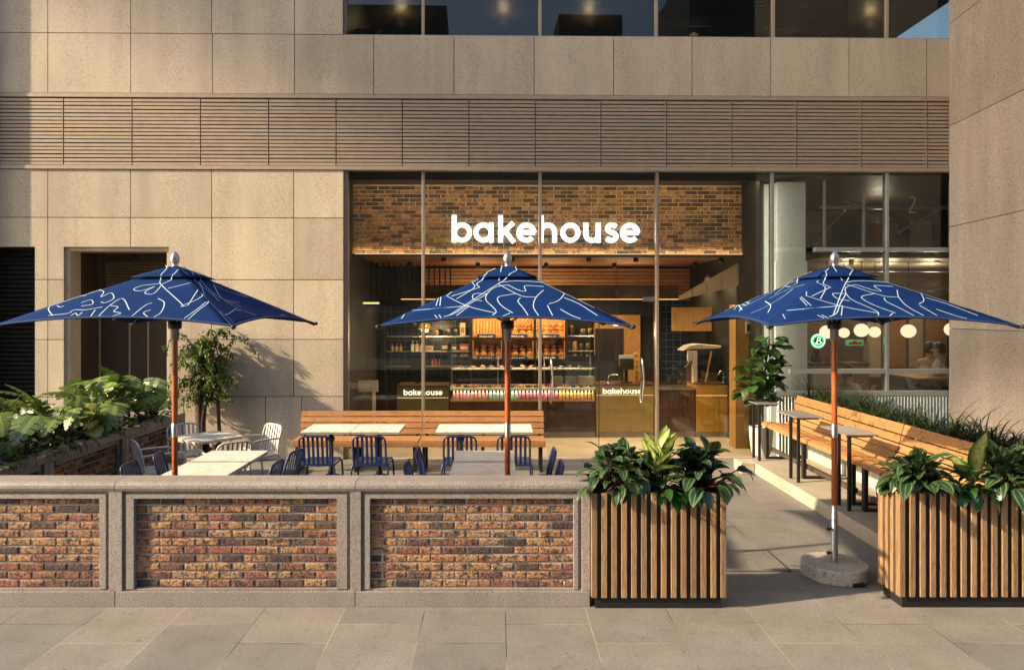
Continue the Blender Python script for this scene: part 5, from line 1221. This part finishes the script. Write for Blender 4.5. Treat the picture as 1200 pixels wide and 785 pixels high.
# ================================================================== UMBRELLAS
HS, ZAP, ZRIM, ZMID = .92, 2.61, 2.115, 2.18
def can(k, a, r, off=0.0):           # facet k (0 = towards the street), a across -1..1, r apex 0 .. rim 1
    sag = (1 - a * a)
    x = a * r * HS; y = -r * HS * (1 - .035 * sag * r)
    z = ZAP - (ZAP - ZRIM) * r + (ZMID - ZRIM) * sag * r * r + .006 * math.sin(math.pi * r)
    nx = Vector((0, -.47, .88)) * off; v = Vector((x, y, z)) + nx
    return Matrix.Rotation(k * math.pi / 2, 4, 'Z') @ v
def proj(v): return CX + F * v.x / v.y, CY - F * (v.z - E) / v.y
def to_ar(lst, f, k, loc, rz):       # photo pixels -> (a, r) on facet k of the umbrella at loc, by Newton steps
    Mx = Matrix.Translation(loc) @ Matrix.Rotation(rz, 4, 'Z'); out = []
    for ln in lst:
        q = []
        for p in cr(ln, 4):
            x, y = f(p[0], p[1]); a, r = 0.0, .5
            for it in range(14):
                x0, y0 = proj(Mx @ can(k, a, r)); xa, ya = proj(Mx @ can(k, a + .01, r)); xr, yr = proj(Mx @ can(k, a, r + .01))
                j11, j12, j21, j22 = (xa - x0) / .01, (xr - x0) / .01, (ya - y0) / .01, (yr - y0) / .01; dt = j11 * j22 - j12 * j21
                if abs(dt) < 1e-6: break
                ex, ey = x - x0, y - y0; da, dr = (ex * j22 - j12 * ey) / dt, (j11 * ey - ex * j21) / dt
                a = max(-1.05, min(1.05, a + max(-.3, min(.3, da)))); r = max(.05, min(1.0, r + max(-.2, min(.2, dr))))
            x0, y0 = proj(Mx @ can(k, a, r))
            if abs(x - x0) + abs(y - y0) > 14: continue
            q.append((max(-.99, min(.99, a)), min(r, .99)))
        if len(q) > 1: out.append(q)
    return out
UL, UC, UR = (Vector((-2.735, 6.15, 0)), R(-4)), (Vector((.085, 6.15, 0)), R(-2)), (Vector((2.842, 6.12, 0)), R(1))
Lc = [[(612, 122), (510, 178), (420, 235), (320, 300)], [(525, 95), (515, 165)], [(465, 118), (460, 130), (468, 150), (430, 175), (440, 190)], [(400, 165), (420, 190), (350, 235)], [(285, 210), (390, 262), (500, 290)], [(135, 285), (395, 262)],
      [(235, 235), (270, 262)], [(250, 230), (285, 262)], [(270, 212), (325, 250)], [(300, 305), (345, 290), (400, 255), (470, 215)], [(470, 215), (420, 215), (415, 235), (450, 243)], [(550, 180), (500, 190), (470, 215), (465, 240), (490, 265), (505, 285), (490, 300)],
      [(515, 178), (600, 222), (660, 228)], [(515, 172), (580, 165), (680, 170), (760, 185), (775, 205), (750, 240), (710, 255)], [(550, 180), (590, 200), (620, 205), (615, 190), (625, 183), (690, 187)], [(580, 215), (520, 225), (510, 240), (530, 265), (570, 290)],
      [(600, 230), (590, 245), (610, 270), (630, 300)], [(690, 200), (660, 230), (650, 265), (670, 300)], [(705, 260), (725, 300)], [(780, 200), (830, 235), (880, 260), (935, 275)], [(770, 230), (830, 255), (900, 300)], [(755, 275), (800, 300), (835, 312)],
      [(265, 298), (275, 310)], [(282, 297), (290, 310)], [(118, 298), (135, 312)], [(330, 225), (440, 190)], [(400, 262), (350, 300)], [(560, 290), (520, 312)]]
Lc = to_ar(Lc, lambda x, y: (430 + .3 * x, 280 + .3 * y), 0, *UC)
Ll = [[(185, 270), (170, 245), (190, 215), (215, 210), (240, 215), (270, 200), (300, 200), (295, 185), (330, 180), (365, 185), (355, 205), (390, 190), (400, 210), (370, 225), (355, 222)], [(170, 270), (240, 262), (260, 250), (300, 250), (360, 240)], [(200, 235), (212, 240), (225, 236)],
      [(285, 225), (320, 215), (325, 230), (285, 237)], [(345, 275), (380, 240), (430, 210), (455, 250)], [(390, 235), (415, 240), (400, 255), (425, 262), (395, 272)], [(460, 275), (510, 235), (535, 225)], [(520, 275), (505, 260), (530, 250)], [(555, 210), (578, 225), (565, 260), (530, 280)],
      [(560, 158), (500, 165), (470, 178), (495, 183), (545, 168)], [(545, 168), (520, 180), (510, 192), (540, 193), (567, 165)], [(575, 100), (590, 115), (565, 145), (570, 165), (640, 230), (635, 238), (655, 236)], [(570, 160), (610, 140), (630, 120)], [(590, 175), (670, 155)],
      [(640, 235), (690, 215), (720, 195)], [(660, 235), (700, 180)], [(660, 285), (700, 250), (740, 220)], [(648, 280), (690, 250), (725, 222)], [(250, 270), (265, 262), (275, 270), (290, 258)], [(320, 272), (335, 250)]]
Ll = to_ar(Ll, lambda x, y: (x / 3, 280 + y / 3), 0, *UL)
Lr = [[(640, 100), (700, 160), (740, 190), (770, 220)], [(690, 130), (760, 200), (850, 240)], [(760, 165), (800, 185), (870, 205), (840, 195)], [(790, 220), (850, 250), (900, 270)], [(830, 250), (1000, 268)], [(720, 262), (790, 268), (830, 245)], [(750, 160), (780, 210), (840, 225)], [(700, 150), (720, 200)]]
Lr = to_ar(Lr, lambda x, y: (x / 3, 280 + y / 3), 1, *UL)
Ls = [[(590, 390), (690, 310), (750, 262)], [(550, 420), (600, 395), (700, 350), (800, 320)], [(340, 510), (360, 480), (470, 430), (590, 360), (570, 355)], [(240, 510), (270, 480), (370, 460), (480, 390)], [(420, 525), (520, 480), (640, 410), (720, 350)], [(150, 500), (200, 450), (300, 420), (400, 385)], [(360, 460), (385, 468), (405, 450), (380, 445)], [(660, 300), (740, 290), (860, 255)]]
Ls += [[(230, 505), (300, 440), (420, 385)], [(190, 480), (260, 430)], [(520, 440), (560, 470), (540, 520)], [(640, 330), (700, 335), (760, 300)], [(300, 500), (330, 470), (360, 500)]]
Ls = to_ar(Ls, lambda x, y: (810 + x / 6, 280 + y / 6), 3, *UR)
def umbrella(label, x, y, rz, facets, base_part=True):
    o = thing('patio_umbrella', label, 'umbrella', (0, 0, 0), 'navy patio umbrellas with white line drawings')
    m = MB(); na, nr = 18, 18
    for k in range(4):
        vs = [can(k, -1 + 2 * i / na, max(j / nr, .02)) for j in range(nr + 1) for i in range(na + 1)]
        m.add(vs, [(j * (na + 1) + i, (j + 1) * (na + 1) + i, (j + 1) * (na + 1) + i + 1, j * (na + 1) + i + 1) for j in range(nr) for i in range(na)], 0, 0, None, True)
    cp = m.build('canopy', M['canvas'], o); sol = cp.modifiers.new('thickness', 'SOLIDIFY'); sol.thickness = .003; sol.offset = -1
    m = MB()
    for k in range(4):                                       # small vent canopy on top
        vs = [can(k, -1 + 2 * i / 6, .01 + .25 * j / 3, .014 + .012 * j / 3) for j in range(4) for i in range(7)]
        m.add(vs, [(j * 7 + i, (j + 1) * 7 + i, (j + 1) * 7 + i + 1, j * 7 + i + 1) for j in range(3) for i in range(6)], 0, 0, None, True)
    vt = m.build('vent_cap', M['canvas'], cp); sol = vt.modifiers.new('thickness', 'SOLIDIFY'); sol.thickness = .003
    m = MB()
    for k, lines in enumerate(facets):
        for ln in lines:
            pts = [can(k, a, r, .0022 if r > .27 else .034) for a, r in ln]
            nrm = Matrix.Rotation(k * math.pi / 2, 3, 'Z') @ Vector((0, -.47, .88)); vs = []
            for i, p in enumerate(pts):
                t = (pts[min(i + 1, len(pts) - 1)] - pts[max(i - 1, 0)])
                if t.length < 1e-6: t = Vector((1, 0, 0))
                s_ = t.normalized().cross(nrm).normalized() * .0036; vs += [p - s_, p + s_]
            m.add(vs, [(2 * i, 2 * i + 1, 2 * i + 3, 2 * i + 2) for i in range(len(pts) - 1)])
    m.build('line_drawing', M['line'], cp)
    m = MB()
    for k in range(4):
        for r0, r1 in ((.972, .998),):
            vs = [can(k, -1 + 2 * i / na, r, .0035) for r in (r0, r1) for i in range(na + 1)]
            m.add(vs, [(i, na + 1 + i, na + 2 + i, i + 1) for i in range(na)], 0, 0, None, True)
        vs = [can(k, sg * c, .28 + .71 * i / nr, .0035) for i in range(nr + 1) for sg, c in ((1, .985), (1, 1.0))]
        m.add(vs, [(2 * i, 2 * i + 2, 2 * i + 3, 2 * i + 1) for i in range(nr)], 0, 0, None, True)
    m.build('hem', M['canvas_hem'], cp)
    for k in range(4):
        for a in (1.0, 0.0):
            m = MB(); m.tube([can(k, a, r, -.016) for r in (.06, .35, .65, .995)], .011, 6); m.build('rib', M['darkbrown'], o)
            m = MB(); m.tube([(0, 0, 2.13), can(k, a, .5, -.02)], .007, 5); m.build('strut', M['grey_paint'], o)
        m = MB(); p = can(k, 1, 1.0); m.ball(p, .02, .02, .016, 8, 6); m.build('rib_tip', M['black'], o)
    m = MB(); m.lathe([(.026, 0), (.03, .012), (.02, .02), (.032, .04), (.04, .07), (.034, .10), (.016, .128), (.003, .137)], (0, 0, 2.60), 16); m.build('finial', M['steel'], o)
    m = MB(); m.lathe([(.05, 0), (.055, .02), (.055, .06), (.038, .075)], (0, 0, 2.08), 14); m.build('hub', M['black'], o)
    m = MB(); m.lathe([(.032, 0), (.034, .01), (.034, .14), (.038, .15), (.038, .16)], (0, 0, 1.985), 14); m.build('sleeve', M['grey_paint'], o)
    m = MB(); m.tube([(0, 0, 1.285), (0, 0, 1.7), (0, 0, 1.99)], .0235, 14); m.build('upper_pole', M['polewood'], o)
    m = MB(); m.tube([(0, 0, 2.13), (0, 0, 2.62)], .02, 12); m.build('inner_mast', M['grey_paint'], o)
    m = MB(); m.lathe([(.0265, 0), (.0265, .115), (.024, .118)], (0, 0, 1.166), 14); m.build('ferrule', M['steel'], o)
    m = MB(); m.tube([(0, 0, .60), (0, 0, .9), (0, 0, 1.166)], .0235, 14); m.build('lower_pole', M['polewood'], o)
    m = MB(); m.lathe([(.03, 0), (.03, .1), (.0265, .105), (.0265, .475), (.024, .478)], (0, 0, .121), 14); m.build('base_tube', M['steel'], o)
    for z in (.20, .40):
        m = MB(); m.tube([(0, 0, z), (-.05, -.01, z)], .008, 8); m.lathe([(.014, -.012), (.018, 0), (.014, .012)], (-.055, -.011, z), 8); m.build('clamp_knob', M['black'], o)
    m = MB(); m.lathe([(.255, 0), (.265, .01), (.265, .11), (.255, .12), (.03, .1205)], (0, 0, 0), 64, smooth=False); m.build('base_stone', M['terrazzo'], o)
    m = MB(); m.box(.02, .12, -.268, -.2, .004, .034); m.build('grip_slot', M['black'], o)
    o.location = (x, y, 0); o.rotation_euler = (0, 0, rz)
    return o
umbrella('left navy umbrella with cloud and figure line drawings before the doorway', -2.735, 6.15, R(-4), (Ll, Lr, Lc, Ls))
umbrella('centre navy umbrella with white lines in front of the bakery glass', .085, 6.15, R(-2), (Lc, Ls, Ll, Ls))
umbrella('navy umbrella on a round stone base beside the right bench', 2.842, 6.12, R(1), (Lc, Lr, Ll, Ls))

# ================================================================== TABLES, CHAIRS, BENCHES
tb = thing('cafe_table', '', 'table')
m = MB(); m.box(-.305, .305, -.305, .305, .722, .74); m.build('table_top', M['marble'], tb, bev=.003)
m = MB(); m.box(-.30, .30, -.30, .30, .704, .7215); m.build('top_rim', M['tabletrim'], tb)
m = MB(); m.lathe([(.035, .04), (.03, .1), (.045, .16), (.03, .22), (.028, .55), (.05, .60), (.03, .64), (.03, .703)], n=14); m.build('pedestal', M['black'], tb)
m = MB()
for k in range(4):
    q = k * math.pi / 2 + math.pi / 4; c_, s_ = math.cos(q), math.sin(q); m.tube([(0, 0, .13), (.1 * c_, .1 * s_, .11), (.24 * c_, .24 * s_, .03), (.28 * c_, .28 * s_, .012)], [.022, .02, .016, .012], 8)
m.build('pedestal_foot', M['black'], tb)
TG = 'square marble topped cafe tables'
tabs = [(-2.77, 7.50, 0, 'farther marble table of the left front pair'), (-2.77, 6.93, 0, 'nearer marble table of the left front pair, behind the left umbrella pole'),
        (-.135, 7.50, 0, 'farther marble table of the centre pair beside the umbrella pole'), (-.135, 6.93, 0, 'nearer marble table of the centre pair beside the umbrella pole'),
        (-2.15, 9.38, 0, 'leftmost marble table in front of the long bench'), (-1.53, 9.38, 0, 'second marble table from the left in front of the long bench'),
        (-.47, 9.38, 0, 'third marble table from the left in front of the long bench'), (.14, 9.38, 0, 'rightmost marble table in front of the long bench'), (-3.5, 8.72, R(50), 'turned marble table with white chairs under the small tree')]
for i, (x, y, a, lab) in enumerate(tabs): place(tb, i == 0, (x, y, 0), a, lab, TG)
def chair(mat, arms):
    o = thing('slat_chair', '', 'chair'); mt = M[mat]
    m = MB(); w2 = .19
    pts = [(-w2, -.19, .43), (-w2, -.215, .60), (-w2 + .005, -.25, .73), (-w2 + .05, -.262, .775), (0, -.264, .782), (w2 - .05, -.262, .775), (w2 - .005, -.25, .73), (w2, -.215, .60), (w2, -.19, .43)]
    m.tube(cr(pts, 4), .0125, 8); m.build('back_frame', mt, o)
    m = MB()
    for k in range(6):
        x = -.135 + k * .054; dpt = .003
        for (ya, za, yb, zb) in ((-.2, .44, -.228, .62), (-.228, .62, -.258, .776)):
            m.add([(x - .014, ya - dpt, za), (x + .014, ya - dpt, za), (x + .014, yb - dpt, zb), (x - .014, yb - dpt, zb), (x - .014, ya + dpt, za), (x + .014, ya + dpt, za), (x + .014, yb + dpt, zb), (x - .014, yb + dpt, zb)],
                  [(0, 1, 2, 3), (7, 6, 5, 4), (0, 4, 5, 1), (3, 2, 6, 7), (0, 3, 7, 4), (1, 5, 6, 2)])
    m.build('backrest', mt, o)
    m = MB()
    for k in range(7): x = -.165 + k * .055; m.box(x - .02, x + .02, -.19, .21, .440, .447)
    m.box(-.19, .19, .211, .235, .425, .447); m.box(-.19, .19, -.21, -.191, .425, .447); m.build('seat', mt, o)
    m = MB(); m.tube([(-.2, -.2, .43), (-.21, 0, .432), (-.2, .225, .432)], .012, 8); m.tube([(.2, -.2, .43), (.21, 0, .432), (.2, .225, .432)], .012, 8); m.build('seat_frame', mt, o)
    for sx_ in (-1, 1):
        m = MB(); m.tube(cr([(.195 * sx_, -.19, .44), (.215 * sx_, -.21, .36), (.225 * sx_, -.255, .0)], 4), .0125, 8); m.build('leg', mt, o)
        m = MB(); m.tube(cr([(.195 * sx_, .22, .435), (.215 * sx_, .225, .36), (.225 * sx_, .25, .0)], 4), .0125, 8); m.build('leg', mt, o)
        if arms: m = MB(); m.tube(cr([(.19 * sx_, -.225, .625), (.225 * sx_, -.12, .64), (.235 * sx_, .1, .64), (.235 * sx_, .2, .62), (.23 * sx_, .235, .5), (.205 * sx_, .225, .43)], 5), .0125, 8); m.build('armrest', mt, o)
    return o
cb = chair('navy_paint', False); cw = chair('white_paint', True)
CG = 'navy slatted chairs on the terrace'
bl_ch = [(-2.13, 8.72, 0, 'navy chair at the leftmost table before the long bench'), (-1.50, 8.72, 0, 'navy chair at the second table from the left before the long bench'), (-.44, 8.72, 0, 'navy chair at the third table from the left before the long bench'), (.19, 8.72, 0, 'navy chair at the rightmost table before the long bench'),
         (-.59, 7.68, R(-90), 'farther navy chair left of the centre tables'), (-.62, 6.98, R(-90), 'nearer navy chair left of the centre tables'), (.34, 7.65, R(90), 'farther navy chair right of the centre tables'), (.36, 7.0, R(90), 'nearer navy chair right of the centre tables'),
         (-3.24, 7.52, R(-78), 'farther navy chair between the left front tables and the brick planter'), (-3.28, 6.98, R(-85), 'nearer navy chair between the left front tables and the brick planter'), (-2.36, 7.62, R(82), 'farther navy chair right of the left front tables'), (-2.38, 7.02, R(88), 'nearer navy chair right of the left front tables')]
for i, (x, y, a, lab) in enumerate(bl_ch): place(cb, i == 0, (x, y, 0), a, lab, CG)
for i, (x, y, a, lab) in enumerate([(-3.93, 9.22, R(-140), 'white chair between the small tree and the turned table'), (-3.06, 9.18, R(140), 'white chair by the stone wall right of the turned table'), (-3.88, 8.3, R(-50), 'white armchair against the brick planter left of the turned table'), (-3.08, 8.25, R(40), 'white armchair with its back to the left front tables')]): place(cw, i == 0, (x, y, 0), a, lab, 'white slatted armchairs round the turned table')
def bench_far(label, x0, x1):
    o = thing('timber_bench', label, 'bench', ((x0 + x1) / 2, 10.35, 0), 'timber benches along the facade')
    m = MB()
    for k in range(4): m.box(x0, x1, 10.08 + k * .105, 10.08 + k * .105 + .09, .415, .45)
    m.box(x0, x1, 10.07, 10.105, .36, .4145); m.build('seat', M['bench_x'], o, bev=.004)
    m = MB()
    for k in range(4):
        z = .475 + k * .083; y = 10.50 + k * .022
        m.add([(x0, y, z), (x1, y, z), (x1, y + .018, z + .068), (x0, y + .018, z + .068), (x0, y + .03, z), (x1, y + .03, z), (x1, y + .048, z + .068), (x0, y + .048, z + .068)], [(0, 1, 2, 3), (7, 6, 5, 4), (0, 4, 5, 1), (3, 2, 6, 7), (0, 3, 7, 4), (1, 5, 6, 2)], 0, random.random())
    m.build('backrest', M['bench_x'], o)
    for x in (x0 + .06, (x0 + x1) / 2, x1 - .06):
        m = MB(); m.box(x - .02, x + .02, 10.12, 10.16, .0, .414); m.box(x - .02, x + .02, 10.44, 10.48, 0, .414); m.box(x - .0195, x + .0195, 10.161, 10.439, .01, .04); m.box(x - .0195, x + .0195, 10.161, 10.439, .38, .414)
        m.add([(x - .02, 10.53, .42), (x + .02, 10.53, .42), (x + .02, 10.62, .80), (x - .02, 10.62, .80), (x - .02, 10.56, .42), (x + .02, 10.56, .42), (x + .02, 10.65, .80), (x - .02, 10.65, .80)], [(0, 1, 2, 3), (7, 6, 5, 4), (0, 4, 5, 1), (3, 2, 6, 7), (0, 3, 7, 4), (1, 5, 6, 2)])
        m.build('leg_frame', M['black'], o)
bench_far('long slatted timber bench, left section below the stone wall', -2.86, -1.10)
bench_far('long slatted timber bench, right section below the shop glass', -1.085, .67)
def bench_right(label, y0, y1):
    o = thing('timber_bench', label, 'bench', (4.05, (y0 + y1) / 2, .15), 'curved timber benches along the grass bed')
    prof = [(3.795, .60), (3.80, .655), (3.875, .672), (3.96, .660), (4.045, .645), (4.13, .640), (4.20, .675), (4.235, .745), (4.262, .835), (4.285, .925), (4.305, 1.015), (4.318, 1.045)]
    ms, mb_ = MB(), MB()
    def strip(mm, a, b, th=.03):
        a, b = Vector((a[0], 0, a[1])), Vector((b[0], 0, b[1])); t = (b - a).normalized(); nn = Vector((t.z, 0, -t.x)) * th; a = a + t * .006; b = b - t * .006
        vs = [Vector((p.x, y, p.z)) for y in (y0, y1) for p in (a, b, b + nn, a + nn)]
        mm.add(vs, [(0, 1, 2, 3), (7, 6, 5, 4), (0, 4, 5, 1), (1, 5, 6, 2), (2, 6, 7, 3), (3, 7, 4, 0)], 0, random.random())
    for i in range(6): strip(ms, prof[i], prof[i + 1])
    for a, b in ((6, 7), (7, 8), (8, 9), (9, 11)): strip(mb_, prof[a], prof[b])
    ms.build('seat', M['bench_y'], o, bev=.005); mb_.build('backrest', M['bench_y'], o, bev=.005)
    for y in (y0 + .12, (y0 + y1) / 2, y1 - .12):
        m = MB(); m.box(3.815, 3.855, y - .03, y + .03, .151, .60); m.box(4.22, 4.26, y - .03, y + .03, .151, .66); m.box(3.856, 4.219, y - .029, y + .029, .151, .18); m.box(3.856, 4.219, y - .029, y + .029, .575, .61)
        m.add([(4.275, y - .02, .66), (4.275, y + .02, .66), (4.345, y + .02, 1.04), (4.345, y - .02, 1.04), (4.30, y - .02, .66), (4.30, y + .02, .66), (4.37, y + .02, 1.04), (4.37, y - .02, 1.04)], [(0, 3, 2, 1), (4, 5, 6, 7), (0, 1, 5, 4), (3, 7, 6, 2), (0, 4, 7, 3), (1, 2, 6, 5)])
        m.build('leg_frame', M['black'], o)
    m = MB(); m.box(3.87, 3.91, y0 + .16, y1 - .16, .27, .32); m.build('foot_rail', M['darkbrown'], o)
bench_right('curved timber bench by the fig tree, farther section', 7.71, 10.45)
bench_right('curved timber bench beside the right slatted planter, nearer section', 5.80, 7.69)
sd_ = thing('side_table', '', 'table')
m = MB(); m.box(-.04, .30, -.08, .54, .785, .80); m.build('table_top', M['greytop'], sd_, bev=.003)
for y in (-.06, .17):
    m = MB(); m.box(-.016, .016, y - .016, y + .016, 0, .784); m.build('leg', M['black'], sd_)
m = MB(); m.box(-.015, .26, -.044, -.02, .765, .784); m.box(-.015, .26, .186, .21, .765, .784); m.build('top_bracket', M['black'], sd_)
for i, (y, lab) in enumerate(((10.25, 'tall grey side table at the fig tree end of the right bench'), (8.93, 'tall grey side table in the middle of the three at the right bench'), (7.65, 'tall grey side table nearest the right umbrella pole'))): place(sd_, i == 0, (3.68, y, .15), 0, lab, 'tall grey side tables at the right bench')
# inspection cover in the paving
o = thing('inspection_cover', 'paved inspection cover with a thin metal edge beside the slatted planter', 'cover', (2.1, 6.5, 0))
m = MB(); x0, x1, y0, y1 = 1.72, 2.53, 6.22, 6.79
m.box(x0, x1, y0, y0 + .018, .0, .004); m.box(x0, x1, y1 - .018, y1, .0, .004); m.box(x0, x0 + .018, y0 + .019, y1 - .019, 0, .004); m.box(x1 - .018, x1, y0 + .019, y1 - .019, 0, .004); m.build('cover_edge', M['joint'], o)
m = MB(); m.box(x0 + .02, x1 - .02, y0 + .02, y1 - .02, 0, .0035); m.build('cover_plate', M['paver'], o)

# ================================================================== SURROUNDINGS (mirrored in the glass, shading the facade)
random.seed(5)
o = thing('opposite_building', 'stone office block across the street', 'building', (0, -22, 0))
m = MB(); m.box(-34, -2, -30, -22, 0, 21); m.box(-1.9, 4.9, -30, -22, 0, 14); m.box(5, 9, -30, -23, 0, 21); m.box(9.1, 13, -30, -22, 0, 14.5); m.box(13.1, 75, -30, -22.5, 0, 24); m.build('wall', M['street_stone'], o)
m = MB()
for i in range(15):
    for z in (1.0, 5.0, 9.0): m.box(-33 + i * 4.2, -30.2 + i * 4.2, -22, -21.94, z, z + 3)
m.build('windows', M['glass_dark'], o)
t = -95.0; hdir = Vector((math.sin(R(SUN_AZ)), math.cos(R(SUN_AZ)), 0)); zq = 5.2 + math.tan(R(SUN_EL)) * 101
bm_ = Matrix.Translation(hdir * t) @ Matrix.Rotation(R(90 - SUN_AZ), 4, 'Z')
o = thing('shade_towers', 'unseen far towers and bridging block added to shade the upper facade', 'building', hdir * t)
m = MB(bm_); m.box(-6, 6, -45, 30, zq, zq + 34); m.build('shade_block', M['stone'], o)  # added out of view to block sun from the upper facade
m = MB(bm_); m.box(-8, 8, -60, -45.1, 0, zq + 34); m.build('shade_tower', M['stone'], o)
m = MB(bm_); m.box(-8, 8, 30.1, 45, 0, zq + 34); m.build('shade_tower', M['stone'], o)
